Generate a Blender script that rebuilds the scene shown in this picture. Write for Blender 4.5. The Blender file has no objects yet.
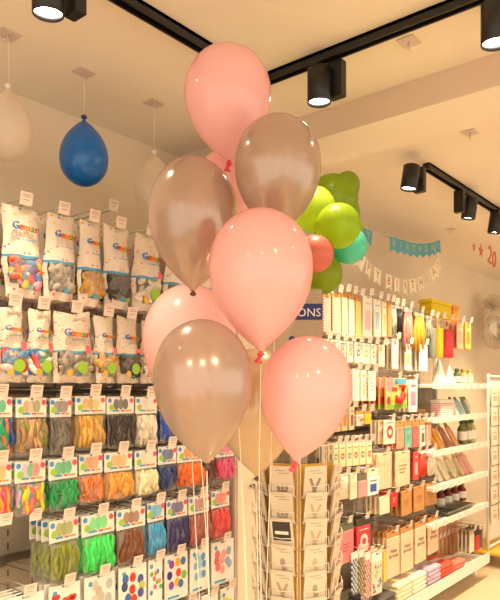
import bpy, math, random
from mathutils import Vector, Matrix, Euler
random.seed(7)
C = bpy.context.scene.collection
PI = math.pi
# ---------------------------------------------------------------- frame of the shop
# x runs along the shelving wall, y goes into that wall, z is up; the camera stands at (0,0,1.5)
F = 637.0; HOR = 388.0; TH = math.radians(39.5); EYE = 1.5
CT, ST = math.cos(TH), math.sin(TH)
def ray(px):
    a = (px-250)/F
    return CT + a*ST, ST - a*CT
def onV(px, py, V):            # the point seen at a pixel, on the plane y = V
    u, v = ray(px); t = V/v
    return Vector((u*t, V, EYE+(HOR-py)/F*t))
def onT(px, py, t):            # the point at depth t
    u, v = ray(px)
    return Vector((u*t, v*t, EYE+(HOR-py)/F*t))
# ---------------------------------------------------------------- materials
def lin(c):
    return tuple((x/255/12.92 if x/255 <= .04045 else ((x/255+.055)/1.055)**2.4) for x in c)
MATS = {}
def mat(name, rgb, rough=.5, metal=0., alpha=1., trans=0., noise=0., nscale=30, coat=0., emit=0., sss=0., bump=0.):
    if name in MATS: return MATS[name]
    m = bpy.data.materials.new(name); m.use_nodes = True
    nt = m.node_tree; b = nt.nodes['Principled BSDF']
    c = lin(rgb)+(1,)
    b.inputs['Base Color'].default_value = c
    b.inputs['Roughness'].default_value = rough
    b.inputs['Metallic'].default_value = metal
    b.inputs['Alpha'].default_value = alpha
    b.inputs['Transmission Weight'].default_value = trans
    b.inputs['Coat Weight'].default_value = coat
    b.inputs['Coat Roughness'].default_value = .1
    if sss:
        b.inputs['Subsurface Weight'].default_value = sss
        b.inputs['Subsurface Radius'].default_value = (.05, .03, .02)
        b.inputs['Subsurface Scale'].default_value = .4
    if emit:
        b.inputs['Emission Color'].default_value = c
        b.inputs['Emission Strength'].default_value = emit
    if noise or bump:
        tc = nt.nodes.new('ShaderNodeTexCoord'); n = nt.nodes.new('ShaderNodeTexNoise')
        n.inputs['Scale'].default_value = nscale; n.inputs['Detail'].default_value = 4
        nt.links.new(tc.outputs['Object'], n.inputs['Vector'])
        if noise:
            r = nt.nodes.new('ShaderNodeValToRGB')
            r.color_ramp.elements[0].position = .3; r.color_ramp.elements[1].position = .7
            r.color_ramp.elements[0].color = tuple(x*(1-noise) for x in c[:3])+(1,)
            r.color_ramp.elements[1].color = tuple(min(1, x*(1+noise)) for x in c[:3])+(1,)
            nt.links.new(n.outputs['Fac'], r.inputs['Fac']); nt.links.new(r.outputs['Color'], b.inputs['Base Color'])
        if bump:
            bp = nt.nodes.new('ShaderNodeBump'); bp.inputs['Strength'].default_value = bump; bp.inputs['Distance'].default_value = .004
            nt.links.new(n.outputs['Fac'], bp.inputs['Height']); nt.links.new(bp.outputs['Normal'], b.inputs['Normal'])
    MATS[name] = m
    return m
def col(rgb, rough=.45, **k):
    return mat('paint_%02x%02x%02x_%d' % (tuple(rgb)+(int(rough*100),)), rgb, rough, **k)
def rubber(rgb):
    return mat('latex_%02x%02x%02x' % tuple(rgb), rgb, .4, noise=.18, nscale=60)
def dotted(name, rgb, scale=42, thr=.26):
    """white film printed with small coloured confetti dots"""
    if name in MATS: return MATS[name]
    m = mat(name, rgb, .3, coat=.3); nt = m.node_tree; b = nt.nodes['Principled BSDF']
    tc = nt.nodes.new('ShaderNodeTexCoord'); v = nt.nodes.new('ShaderNodeTexVoronoi'); v.inputs['Scale'].default_value = scale
    v.inputs['Randomness'].default_value = .7
    mp = nt.nodes.new('ShaderNodeMapping'); mp.inputs['Scale'].default_value = (1, .001, 1)
    nt.links.new(tc.outputs['Object'], mp.inputs['Vector']); nt.links.new(mp.outputs['Vector'], v.inputs['Vector'])
    lt = nt.nodes.new('ShaderNodeMath'); lt.operation = 'LESS_THAN'; lt.inputs[1].default_value = thr
    nt.links.new(v.outputs['Distance'], lt.inputs[0])
    sep = nt.nodes.new('ShaderNodeSeparateColor'); nt.links.new(v.outputs['Color'], sep.inputs['Color'])
    rp = nt.nodes.new('ShaderNodeValToRGB'); rp.color_ramp.interpolation = 'CONSTANT'
    cols = [(225, 90, 90), (240, 150, 60), (240, 205, 70), (110, 180, 90), (90, 150, 205), (235, 130, 160)]
    el = rp.color_ramp.elements
    el[0].position = 0; el[0].color = lin(cols[0])+(1,); el[1].position = 1/6; el[1].color = lin(cols[1])+(1,)
    for i in range(2, 6):
        e = el.new(i/6); e.color = lin(cols[i])+(1,)
    nt.links.new(sep.outputs['Red'], rp.inputs['Fac'])
    mx = nt.nodes.new('ShaderNodeMix'); mx.data_type = 'RGBA'
    mx.inputs['A'].default_value = lin(rgb)+(1,)
    nt.links.new(lt.outputs[0], mx.inputs['Factor']); nt.links.new(rp.outputs['Color'], mx.inputs['B'])
    nt.links.new(mx.outputs['Result'], b.inputs['Base Color'])
    return m
def film():
    if 'clear_film' in MATS: return MATS['clear_film']
    m = bpy.data.materials.new('clear_film'); m.use_nodes = True; nt = m.node_tree
    for n in list(nt.nodes): nt.nodes.remove(n)
    o = nt.nodes.new('ShaderNodeOutputMaterial'); mx = nt.nodes.new('ShaderNodeMixShader')
    t = nt.nodes.new('ShaderNodeBsdfTransparent'); t.inputs['Color'].default_value = (.95, .94, .92, 1)
    g = nt.nodes.new('ShaderNodeBsdfPrincipled'); g.inputs['Base Color'].default_value = (.8, .78, .74, 1); g.inputs['Roughness'].default_value = .12
    tc = nt.nodes.new('ShaderNodeTexCoord'); n = nt.nodes.new('ShaderNodeTexNoise'); n.inputs['Scale'].default_value = 28
    bp = nt.nodes.new('ShaderNodeBump'); bp.inputs['Strength'].default_value = .9; bp.inputs['Distance'].default_value = .01
    nt.links.new(tc.outputs['Object'], n.inputs['Vector']); nt.links.new(n.outputs['Fac'], bp.inputs['Height'])
    nt.links.new(bp.outputs['Normal'], g.inputs['Normal'])
    mx.inputs[0].default_value = .17
    nt.links.new(t.outputs[0], mx.inputs[1]); nt.links.new(g.outputs[0], mx.inputs[2]); nt.links.new(mx.outputs[0], o.inputs['Surface'])
    MATS['clear_film'] = m
    return m
def latex(name, rgb, rough=.16, see=.0, metal=0., glow=.35, edge=None, see_edge=None):
    """inflated latex: glossy skin that lets some light through"""
    if name in MATS: return MATS[name]
    m = bpy.data.materials.new(name); m.use_nodes = True; nt = m.node_tree
    o = nt.nodes['Material Output']; b = nt.nodes['Principled BSDF']
    b.inputs['Base Color'].default_value = lin(rgb)+(1,); b.inputs['Roughness'].default_value = rough; b.inputs['Metallic'].default_value = metal
    b.inputs['Coat Weight'].default_value = .6; b.inputs['Coat Roughness'].default_value = .05
    tl = nt.nodes.new('ShaderNodeBsdfTranslucent'); tl.inputs['Color'].default_value = lin(rgb)+(1,)
    m1 = nt.nodes.new('ShaderNodeMixShader'); m1.inputs[0].default_value = glow
    nt.links.new(b.outputs[0], m1.inputs[1]); nt.links.new(tl.outputs[0], m1.inputs[2])
    out = m1
    if see:
        tp = nt.nodes.new('ShaderNodeBsdfTransparent'); tp.inputs['Color'].default_value = lin(edge or rgb)+(1,)
        m2 = nt.nodes.new('ShaderNodeMixShader'); nt.links.new(m1.outputs[0], m2.inputs[1]); nt.links.new(tp.outputs[0], m2.inputs[2])
        lw = nt.nodes.new('ShaderNodeLayerWeight'); lw.inputs['Blend'].default_value = .3
        mr = nt.nodes.new('ShaderNodeMapRange'); mr.inputs['To Min'].default_value = see; mr.inputs['To Max'].default_value = see*.15
        nt.links.new(lw.outputs['Facing'], mr.inputs['Value']); nt.links.new(mr.outputs[0], m2.inputs[0])
        out = m2
    nt.links.new(out.outputs[0], o.inputs['Surface'])
    MATS[name] = m
    return m
WHITE = mat('white_lacquer', (238, 232, 222), .35)
CARD = mat('white_card', (240, 234, 224), .5)
TAGM = mat('tag_plastic', (240, 222, 208), .35)
INK = mat('dark_ink', (70, 60, 60), .6)
CHROME = mat('chrome_wire', (200, 195, 188), .25, metal=.9)
BLACK = mat('black_metal', (22, 21, 20), .4)
KRAFT = mat('kraft_paper', (196, 140, 82), .7, noise=.08)
# ---------------------------------------------------------------- mesh builder
class MB:
    def __init__(s): s.v = []; s.f = []; s.m = []; s.sm = []; s.mats = []
    def mi(s, m):
        if m not in s.mats: s.mats.append(m)
        return s.mats.index(m)
    def add(s, vs, fs, m, M=None, smooth=False):
        o = len(s.v); k = s.mi(m)
        for v in vs:
            v = Vector(v)
            s.v.append(tuple(M @ v) if M else tuple(v))
        for f in fs:
            s.f.append([i+o for i in f]); s.m.append(k); s.sm.append(smooth)
        return s
    def box(s, x0, x1, y0, y1, z0, z1, m, M=None):
        v = [(x, y, z) for x in (x0, x1) for y in (y0, y1) for z in (z0, z1)]
        f = [(0, 1, 3, 2), (4, 6, 7, 5), (0, 4, 5, 1), (2, 3, 7, 6), (0, 2, 6, 4), (1, 5, 7, 3)]
        return s.add(v, f, m, M)
    def rbox(s, x0, x1, y0, y1, z0, z1, m, r=.004, M=None):
        """box with chamfered vertical and horizontal edges"""
        r = min(r, (x1-x0)*.3, (y1-y0)*.3, (z1-z0)*.3)
        rings = []
        for z, i in ((z0, r), (z0+r, 0), (z1-r, 0), (z1, r)):
            a0, a1, b0, b1 = x0+i, x1-i, y0+i, y1-i
            rings.append([(a0+r, b0, z), (a1-r, b0, z), (a1, b0+r, z), (a1, b1-r, z), (a1-r, b1, z), (a0+r, b1, z), (a0, b1-r, z), (a0, b0+r, z)])
        return s.loft(rings, m, M, False)
    def loft(s, rings, m, M=None, smooth=True, cap=True, closed=True):
        n = len(rings[0]); v = [p for r in rings for p in r]; f = []
        for i in range(len(rings)-1):
            for j in range(n if closed else n-1):
                k = (j+1) % n
                f.append((i*n+j, i*n+k, (i+1)*n+k, (i+1)*n+j))
        if cap and closed:
            f.append(tuple(range(n-1, -1, -1))); f.append(tuple((len(rings)-1)*n+j for j in range(n)))
        return s.add(v, f, m, M, smooth)
    def tube(s, pts, r, m, n=6, M=None):
        pts = [Vector(p) for p in pts]; rings = []
        for i, p in enumerate(pts):
            d = (pts[min(i+1, len(pts)-1)]-pts[max(i-1, 0)]).normalized()
            a = d.orthogonal().normalized() if abs(d.z) < .9 else d.cross(Vector((1, 0, 0))).normalized()
            if abs(d.z) < .9: a = d.cross(Vector((0, 0, 1))).normalized()
            b = d.cross(a); rr = r[i] if isinstance(r, (list, tuple)) else r
            rings.append([tuple(p+a*rr*math.cos(2*PI*j/n)+b*rr*math.sin(2*PI*j/n)) for j in range(n)])
        return s.loft(rings, m, M)
    def lathe(s, prof, m, n=24, M=None, cap=True):
        return s.loft([[(r*math.cos(2*PI*j/n), r*math.sin(2*PI*j/n), z) for j in range(n)] for r, z in prof], m, M, True, cap)
    def disc(s, x, z, r, m, y=0, n=10, sx=1., sz=1.):
        """flat printed spot facing the front (-y)"""
        return s.add([(x+r*sx*math.cos(2*PI*j/n), y, z+r*sz*math.sin(2*PI*j/n)) for j in range(n)], [tuple(range(n))], m)
    def rect(s, x0, x1, z0, z1, m, y=0):
        return s.add([(x0, y, z0), (x1, y, z0), (x1, y, z1), (x0, y, z1)], [(0, 1, 2, 3)], m)
    def ball(s, c, r, m, sc=(1, 1, 1), n=8, k=6, R=None):
        vs = []; fs = []
        M = Matrix.Translation(c) @ (R or Matrix.Identity(4)) @ Matrix.Diagonal((r*sc[0], r*sc[1], r*sc[2], 1))
        prof = [(math.sin(PI*i/k), math.cos(PI*i/k)) for i in range(k+1)]
        prof[0] = (.02, 1); prof[-1] = (.02, -1)
        return s.lathe(prof, m, n, M)
    def text(s, body, size, m, x, z, y=0, align='CENTER', depth=.0, rot=0., flip=False):
        v, f = text_geom(body, size, align, depth)
        M = Matrix.Translation((x, y, z)) @ Matrix.Rotation(rot, 4, 'Y') @ Matrix.Rotation(PI/2, 4, 'X')
        return s.add(v, f, m, M)
    def mesh(s, name):
        me = bpy.data.meshes.new(name); me.from_pydata(s.v, [], s.f)
        for m in s.mats: me.materials.append(m)
        me.polygons.foreach_set('material_index', s.m); me.polygons.foreach_set('use_smooth', s.sm); me.update()
        return me
    def build(s, name, parent=None, loc=None, rot=None):
        o = bpy.data.objects.new(name, s.mesh(name)); C.objects.link(o)
        if parent: o.parent = parent
        if loc is not None: o.location = loc
        if rot is not None: o.rotation_euler = rot
        return o
TX = {}
def text_geom(body, size, align, depth):
    k = (body, size, align, depth)
    if k not in TX:
        cu = bpy.data.curves.new('letters', 'FONT'); cu.body = body; cu.size = size; cu.align_x = align; cu.align_y = 'CENTER'; cu.extrude = depth; cu.resolution_u = 2
        ob = bpy.data.objects.new('letters', cu); C.objects.link(ob)
        me = bpy.data.meshes.new_from_object(ob, depsgraph=bpy.context.evaluated_depsgraph_get())
        TX[k] = ([tuple(v.co) for v in me.vertices], [tuple(p.vertices) for p in me.polygons])
        bpy.data.objects.remove(ob); bpy.data.curves.remove(cu); bpy.data.meshes.remove(me)
    return TX[k]
def thing(name, label, cat, loc=(0, 0, 0), rot=(0, 0, 0), group=None):
    o = bpy.data.objects.new(name, None); C.objects.link(o); o.empty_display_size = .05
    o.location = loc; o.rotation_euler = rot; tag(o, label, cat, group)
    return o
def short(l): return ' '.join(l.split()[:16])
def tag(o, label, cat, group=None):
    o['label'] = short(label); o['category'] = cat
    if group: o['group'] = group
    return o
def struct(o): o['kind'] = 'structure'; return o
def dup(root, loc, rot=None, label=None, group=None):
    r = root.copy(); C.objects.link(r); r.location = loc
    if rot is not None: r.rotation_euler = rot
    if label: r['label'] = short(label)
    if group: r['group'] = group
    for ch in KIDS.get(root.name, []):
        c = ch.copy(); C.objects.link(c); c.parent = r
    KIDS[r.name] = []
    return r
KIDS = {}
def kid(root, o): KIDS.setdefault(root.name, []).append(o); return o
# ---------------------------------------------------------------- the room
ZC = 2.654; VW = 2.3
wallm = mat('wall_paint', (238, 220, 194), .85, noise=.03, nscale=3)
ceilm = mat('ceiling_paint', (246, 234, 218), .9, noise=.02, nscale=2)
b = MB().box(-2.5, 9, VW, VW+.15, 0, ZC+.2, wallm); struct(b.build('wall_back'))
b = MB().box(9, 9.15, -4, VW+.15, 0, ZC+.2, wallm); struct(b.build('wall_right'))
b = MB().box(-2.5, 9, -4, VW, ZC, ZC+.2, ceilm); struct(b.build('ceiling'))
b = MB().box(2.23, 2.52, -4, VW, ZC-.115, ZC, mat('beam_face_shade', (224, 200, 180), .9)).box(2.2305, 2.5195, -4, VW, ZC-.1165, ZC-.1151, ceilm); struct(b.build('trim_1'))  # beam darker than the ceiling: shade of its face put into the colour
b = MB().box(2.10, 2.285, 1.80, VW, 0, ZC-.117, wallm)
b.box(2.094, 2.10, 1.81, 1.825, 0, ZC-.12, WHITE); struct(b.build('wall_pillar'))
def floor_mat():
    m = mat('floor_tiles', (214, 192, 160), .35); nt = m.node_tree; bs = nt.nodes['Principled BSDF']
    tc = nt.nodes.new('ShaderNodeTexCoord'); br = nt.nodes.new('ShaderNodeTexBrick'); br.offset = 0
    br.inputs['Scale'].default_value = 1; br.inputs['Brick Width'].default_value = .6; br.inputs['Row Height'].default_value = .6; br.inputs['Mortar Size'].default_value = .003
    c = lin((222, 200, 166)); br.inputs['Color1'].default_value = c+(1,); br.inputs['Color2'].default_value = lin((218, 196, 161))+(1,); br.inputs['Mortar'].default_value = lin((190, 168, 136))+(1,)
    nt.links.new(tc.outputs['Object'], br.inputs['Vector']); nt.links.new(br.outputs['Color'], bs.inputs['Base Color'])
    return m
b = MB().box(-2.5, 9, -4, VW, -.1, 0, floor_mat()); struct(b.build('floor'))
# ---------------------------------------------------------------- shelving
panelm = mat('panel_grey', (184, 168, 148), .6, noise=.05, nscale=8)
raild = mat('rail_dark', (92, 80, 68), .5)
def shelving_bay(U0, U1, label, rails, base=True, ztop=2.1):
    t = thing('shelving_bay', label, 'shelving', (U0, 2.2, 0))
    w = U1-U0
    p = MB()
    p.box(0, w, 0, .03, .1, ztop, panelm)
    for r in range(int((ztop-.2)/.05)):                      # slot pattern of the pegboard
        for c in range(int(w/.1)):
            p.rect(.05+c*.1, .056+c*.1, .2+r*.05, .225+r*.05, raild, -.0006)
    p.build('back_panel', t)
    for x in (0, w-.03):
        MB().rbox(x, x+.03, -.03, -.0005, 0, ztop, WHITE).build('upright', t)
    for z in rails:
        MB().rbox(.03, w-.03, -.045, -.012, z-.012, z+.012, raild).build('crossbar', t)
    if base:
        q = MB(); q.rbox(.001, w-.001, -.45, -.005, .13, .165, WHITE); q.box(.001, w-.001, -.456, -.45, .12, .2, WHITE)
        q.build('base_shelf', t)
        for x in (.02, w-.05): MB().rbox(x, x+.03, -.36, -.001, 0, .1299, WHITE).build('foot', t)
    return t
LR = {1: (2.064, 1.779), 2: (1.749, 1.52), 3: (1.476, 1.292), 4: (1.279, 1.108), 5: (1.074, .864), 6: (.86, .69), 7: (.655, .46)}
rl = [v[0]+.015 for v in LR.values()]
shelving_bay(-.6, .6, 'grey pegboard bay behind the party bags at the far left', rl)
shelving_bay(.601, 2.09, 'grey pegboard bay of balloon packets left of the white pillar', rl)
RR = [2.07, 1.74, 1.57, 1.38, 1.22, 1.02, .86, .62]
shelving_bay(2.29, 3.15, 'pegboard bay of party packs just right of the white pillar', RR)
shelving_bay(3.151, 4.03, 'pegboard bay of gift items between pillar and shelf bay', RR)
sb = shelving_bay(4.031, 5.1, 'white shelf bay with six shelves at the far end', [2.07])
shz = [1.53, 1.30, 1.075, .84, .593]
for z in shz:
    q = MB(); q.rbox(4.035, 5.096, 1.76, 2.195, z-.03, z-.004, WHITE)
    q.box(4.035, 5.096, 1.752, 1.76, z-.034, z+.006, WHITE)
    for k in range(8): q.box(4.07+k*.13, 4.12+k*.13, 1.747, 1.7515, z-.036, z+.004, TAGM)
    o = q.build('shelf', sb); o.location = -sb.location
# ---------------------------------------------------------------- peg hooks with price tags
def hook_proto():
    t = thing('peg_hook', 'x', 'hook', (0, 0, 0))
    w = MB(); w.tube([(0, .39, 0), (0, .02, 0), (0, 0, .008)], .0022, CHROME, 5)
    w.tube([(.0, .39, .022), (0, -.01, .022)], .0014, CHROME, 5); w.box(-.012, .012, .385, .395, -.012, .03, CHROME)
    kid(t, w.build('hook_wire', t))
    g = MB(); M = Matrix.Translation((0, -.012, .022)) @ Matrix.Rotation(.22, 4, 'X')
    g.box(-.021, .021, -.001, .0005, -.026, .014, TAGM, M)
    for z, wd in ((.006, .03), (0, .026), (-.010, .02)):
        g.add([(-wd/2, -.0016, z-.0012), (wd/2, -.0016, z-.0012), (wd/2, -.0016, z+.0012), (-wd/2, -.0016, z+.0012)], [(0, 1, 2, 3)], col((190, 160, 150)), M)
    kid(t, g.build('price_tag', t))
    return t
HP = hook_proto(); HP_used = [False]
def hook(x, y, z, label, small=False):
    rot = (0, 0, random.uniform(-.03, .03))
    if not HP_used[0]:
        HP_used[0] = True; HP.location = (x, y, z); HP.rotation_euler = rot; HP['label'] = short(label); HP['group'] = 'peg hooks with price tags'; return HP
    return dup(HP, (x, y, z), rot, label, 'peg hooks with price tags')
# ---------------------------------------------------------------- packet makers (front faces -y, hung from the origin)
DOT = dotted('confetti_film', (232, 220, 204), 60, .24); DOT2 = dotted('fine_confetti_film', (226, 212, 194), 110, .27); BLUE = col((70, 160, 205))
GEMC = [('G', (60, 130, 200)), ('e', (220, 70, 60)), ('m', (235, 150, 40)), ('a', (110, 170, 60)), ('r', (215, 60, 70))]
def big_bag(name, label, w, h, palette, dots=True, lean=0., seal=True):
    """white printed party bag with a window showing balloons"""
    t = thing(name, label, 'bag')
    s = MB(); n = 10; rng = random.Random(int(w*10000)+len(palette))
    fr = [0, .03, .07, .12, .2, .3, .4, .5, .545, .575, .64, .71, .78, .85, .9, .95, 1.0]; rows = len(fr)-1; zs = [-h*u for u in fr]
    SP = 8; fm = DOT if dots else DOT2
    ca, cb_, cm = rng.uniform(0, .035), rng.uniform(0, .035), rng.uniform(.0, .02)
    tw = rng.uniform(.72, .9)
    def width(z):
        u = -z/h
        return w*(tw+(1-tw)*min(1, (u/.4)))
    def thick(z):
        u = -z/h
        return .002+.027*math.sin(PI*min(1, max(0, u*.9+.04)))**.8
    def surf(sgn):
        v = []
        for z in zs:
            W = width(z); T = thick(z); u = -z/h
            for j in range(n+1):
                a = j/n*2-1
                dz = max(0, 1-u*3)*h*((ca if a < 0 else cb_)*abs(a)*2-cm)
                v.append((a*W/2+lean*(z+h*.5)+.004*math.sin(u*11+len(label))*a, sgn*T*(1-abs(a)**2.5)+.003*math.sin(7*a+u*13+w*100)*math.sin(u*PI)+.0025*math.sin(u*30+a*5+sgn), z+dz+.002*math.sin(a*6+u*9)*u))
        return v
    vf, vb = surf(-1), surf(1)
    pf = []; bl = []; win = []
    for i in range(rows):
        for j in range(n):
            q = (i*(n+1)+j, (i+1)*(n+1)+j, (i+1)*(n+1)+j+1, i*(n+1)+j+1)
            if i == SP: bl.append(q)
            elif SP < i < rows-2-(1 if j < 3 else 0) and 1 <= j < n-1: win.append(q)
            else: pf.append(q)
    split = .575
    s.add(vf, pf, fm, None, True); s.add(vf, bl, BLUE, None, True)
    s.add(vb, [(i*(n+1)+j, i*(n+1)+j+1, (i+1)*(n+1)+j+1, (i+1)*(n+1)+j) for i in range(rows) for j in range(n)], fm, None, True)
    # printed name and spots
    s2 = s
    sz = min(h*.15, w*.25)
    for (ch, c), ad in zip(GEMC, (-1.10, -.56, .05, .67, 1.10)):
        x = sz*ad
        s2.text(ch, sz, col(c), x+lean*(h*.25), -h*(.25 if dots else .30)-.05*(x), -.036, rot=.05, depth=.0035)
    s2.rect(-w*.12, w*.26, -h*.385, -h*.377, BLUE, -.031)
    s2.disc(w*.06, -h*.88, h*.035, BLUE, -.026); s2.disc(w*.30, -h*.86, h*.04, col((150, 190, 90)), -.021)
    if not dots:
        s2.disc(w*.12, -h*.78, h*.085, col((150, 200, 60)), -.0335, 14); s2.disc(-w*.18, -h*.86, h*.05, col((235, 180, 60)), -.03, 12); s2.disc(w*.3, -h*.52, h*.06, col((235, 110, 120)), -.026, 12)
    kid(t, s2.build('printed_bag', t))
    L = MB(); z0, z1 = -h*.59, -h*.86
    for i in range(44):
        zz = z0+(z1-z0)*rng.random(); xx = (rng.random()-.5)*w*.72
        R_ = Euler((rng.uniform(-.4, .4), rng.uniform(-PI, PI), 0)).to_matrix().to_4x4()
        sc_ = rng.uniform(.7, 1.15)
        L.ball((xx+lean*(zz+h*.5), -.013-.010*rng.random(), zz), .0165*sc_, rubber(palette[i % len(palette)]), (.7, .4, 1.15), 7, 5, R_)
    kid(t, L.build('balloons', t))
    W = MB(); us = sorted({i for q in win for i in q}); ix = {i: k for k, i in enumerate(us)}
    W.add([(vf[i][0], vf[i][1]-.008, vf[i][2]) for i in us], [[ix[i] for i in q] for q in win], film(), None, True)
    kid(t, W.build('clear_window', t))
    return t
def small_packet(name, label, w, h, hh, palette, seed=0, cardc=None):
    """header card above a clear packet of uninflated balloons"""
    t = thing(name, label, 'balloon packet'); rng = random.Random(seed)
    H = MB(); H.rbox(-w/2, w/2, -.0025, .0025, -hh, 0, CARD, .001)
    y = -.0031
    tints = [tuple(min(255, int(c*.62+92)) for c in palette[i % len(palette)]) for i in range(3)]
    for i in range(3): H.disc(-w*.17+i*w*.17, -hh*.45, hh*.26, col(tints[i]), y-.0001*i, 12, .8, 1.2)
    H.rect(-w*.045, w*.045, -hh*.1, -hh*.04, INK, y)
    H.disc(-w*.40, -hh*.22, hh*.13, col((70, 150, 210)), y-.0002); H.disc(w*.40, -hh*.25, hh*.14, col((230, 90, 100)), y-.0004)
    H.disc(-w*.34, -hh*.62, hh*.18, col((160, 200, 80)), y-.0005, 12)
    H.rect(-w*.30, -w*.05, -hh*.86, -hh*.76, BLUE, y); H.rect(0, w*.15, -hh*.86, -hh*.78, col((220, 70, 60)), y); H.rect(w*.18, w*.4, -hh*.86, -hh*.78, col((230, 150, 60)), y)
    kid(t, H.build('header_card', t))
    B = MB(); n = 19;
    gm = []; G = 10
    for i in range(G+1):
        u = i/G; T = .011*math.sin(PI*min(1, .12+u*.8))
        for j in range(9):
            a = j/4-1; gm.append((a*w*.44*(1-.10*math.sin(u*3+seed)*.5), -.002-T*(1-abs(a)**3)-.003*math.sin(a*9+u*5+seed)*math.sin(PI*u), -hh-.004-(h-hh)*(.02+.88*u-(.08*abs(a)**2 if i > 6 else 0))))
    B.add(gm, [(i*9+j, (i+1)*9+j, (i+1)*9+j+1, i*9+j+1) for i in range(G) for j in range(8)], rubber(palette[0]), None, True)
    zt = -hh-.003; ln = h-hh-.010
    for i in range(n):
        x0 = ((i+.5)/n-.5)*w*.66+rng.uniform(-.012, .012); x1 = ((i+.5)/n-.5)*w*.86; ph = rng.uniform(0, 6); lay = rng.random()
        L = ln*rng.uniform(.72, 1); rr = w*.054*rng.uniform(.8, 1.3)
        pts = []; rs = []; st = rng.uniform(0, ln*.12)
        for k in range(9):
            u = k/8; bend = .004*math.sin(ph+u*7)
            pts.append((x0+(x1-x0)*u+bend, -.003-.011*lay-.004*math.sin(u*PI)+.003*math.sin(ph*2+u*9), zt-st-(L-st)*u))
            rs.append(rr*(.42+.85*max(0, math.sin(min(1, u*.82+.08)*PI))**.8)*(1+.10*math.sin(u*17+ph))*(1 if k < 8 else .5))
        B.tube(pts, rs, rubber(palette[i % len(palette)]), 6)
    kid(t, B.build('balloons', t))
    Fm = MB(); nn = 6; vs = []
    for i in range(nn+1):
        u = i/nn; T = .002+.016*math.sin(PI*min(.97, u*.9+.03))
        for j in range(nn+1):
            a = j/nn*2-1; vs.append((a*w*.49, -.002-T*(1-abs(a)**4)-.002*math.sin(a*8+u*9), -hh-(h-hh)*u))
    Fm.add(vs, [(i*(nn+1)+j, (i+1)*(nn+1)+j, (i+1)*(nn+1)+j+1, i*(nn+1)+j+1) for i in range(nn) for j in range(nn)], film(), None, True)
    kid(t, Fm.build('clear_film', t))
    return t
def picture_card(name, label, w, h, palette, hearts=False, cat='balloon packet', seed=1, outline=False):
    """flat white card pack with balloons pictured on it"""
    t = thing(name, label, cat); rng = random.Random(seed)
    H = MB(); H.rbox(-w/2, w/2, -.006, .004, -h, 0, CARD, .003); y = -.0065
    H.rect(-w*.1, w*.1, -h*.05, -h*.02, INK, y)
    H.rect(-w*.4, w*.1, -h*.95, -h*.90, BLUE, y); H.disc(-w*.33, -h*.14, h*.05, BLUE, y)
    k = 0
    for r in range(3):
        for c in range(3):
            xx = (c-1)*w*.24+rng.uniform(-.009, .009); zz = -h*(.25+r*.19)+rng.uniform(-.012, .012); m = col(palette[k % len(palette)], .3); k += 1
            if hearts:
                for s_ in (-1, 1): H.disc(xx+s_*w*.055, zz, w*.08, m, y-.0001*k, 9)
                H.add([(xx-w*.125, y-.0001*k, zz-.002), (xx, y-.0001*k, zz-w*.19), (xx+w*.125, y-.0001*k, zz-.002)], [(0, 1, 2)], m)
            else:
                H.disc(xx, zz, w*.115, m, y-.0001*k, 12, 1, 1.25)
    kid(t, H.build('picture_card', t))
    f = MB(); f.rbox(-w*.47, w*.47, .005, .012, -h*.98, -h*.03, col((200, 190, 176), .4), .002); kid(t, f.build('packed_balloons', t))
    return t
NB = 3
def hang(t, x, z, V, label, rear_label, group, behind=NB, gap=.034, hk=True, hooklabel=None):
    """put the front one on its hook and copies of it behind"""
    t.location = (x, V, z); t.rotation_euler = (0, random.uniform(-.015, .015), random.uniform(-.06, .06)); t['label'] = short(label)
    for k in range(behind):
        dup(t, (x+random.uniform(-.004, .004), V+gap*(k+1), z-.001*k), (0, random.uniform(-.03, .03), random.uniform(-.08, .08)), rear_label, group)
    if hk: hook(x, V-.02, z+.004, hooklabel or ('price-tagged hook of the '+label.replace('front ', '', 1)))
def span(x0, x1, V=1.8):
    a = onV(x0, 388, V).x; b_ = onV(x1, 388, V).x
    return (a+b_)/2, b_-a
ROWN = {1: 'top row', 2: 'second row', 3: 'third row', 4: 'fourth row', 5: 'fifth row', 6: 'sixth row', 7: 'lowest row'}
GOLD = [(206, 160, 70), (190, 140, 50), (224, 184, 100)]; SILV = [(168, 158, 146), (140, 130, 120), (190, 182, 170)]; BLK = [(52, 44, 40), (74, 62, 56)]
PEARL = [(236, 226, 204), (222, 212, 190)]; MULTI = [(60, 140, 205), (238, 190, 50), (240, 236, 224), (110, 60, 150), (240, 130, 150), (230, 90, 60)]
GRN = [(40, 160, 90), (30, 140, 75)]
big1 = [(-38, -2, 'lilac and pink', [(190, 140, 200), (240, 150, 160)]), (1, 40, 'mixed colour', MULTI), (42, 75, 'silver grey', SILV), (77, 101, 'gold', GOLD), (102, 129, 'black', BLK),
        (131, 160, 'pearl white', PEARL), (163, 190, 'rose', [(230, 150, 150), (240, 190, 180)]), (193, 216, 'ivory', PEARL), (219, 234, 'sky blue', [(120, 180, 215), (90, 150, 200)])]
for i, (a, b_, cn, pal) in enumerate(big1):
    x, w = span(a, b_); zt, zb = LR[1]
    t = big_bag('party_balloon_bag', 'x', w*.97, zt-zb-.004*(i % 3), pal, True if cn != 'pearl white' else False, random.uniform(-.05, .05))
    hang(t, x, zt-.004, 1.8, f'front tall dotted bag with window of {cn} balloons, top row', f'tall bag hung behind the front {cn} balloon bag, top row', f'{cn} balloon bags on one top hook', 2, .055)
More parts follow.
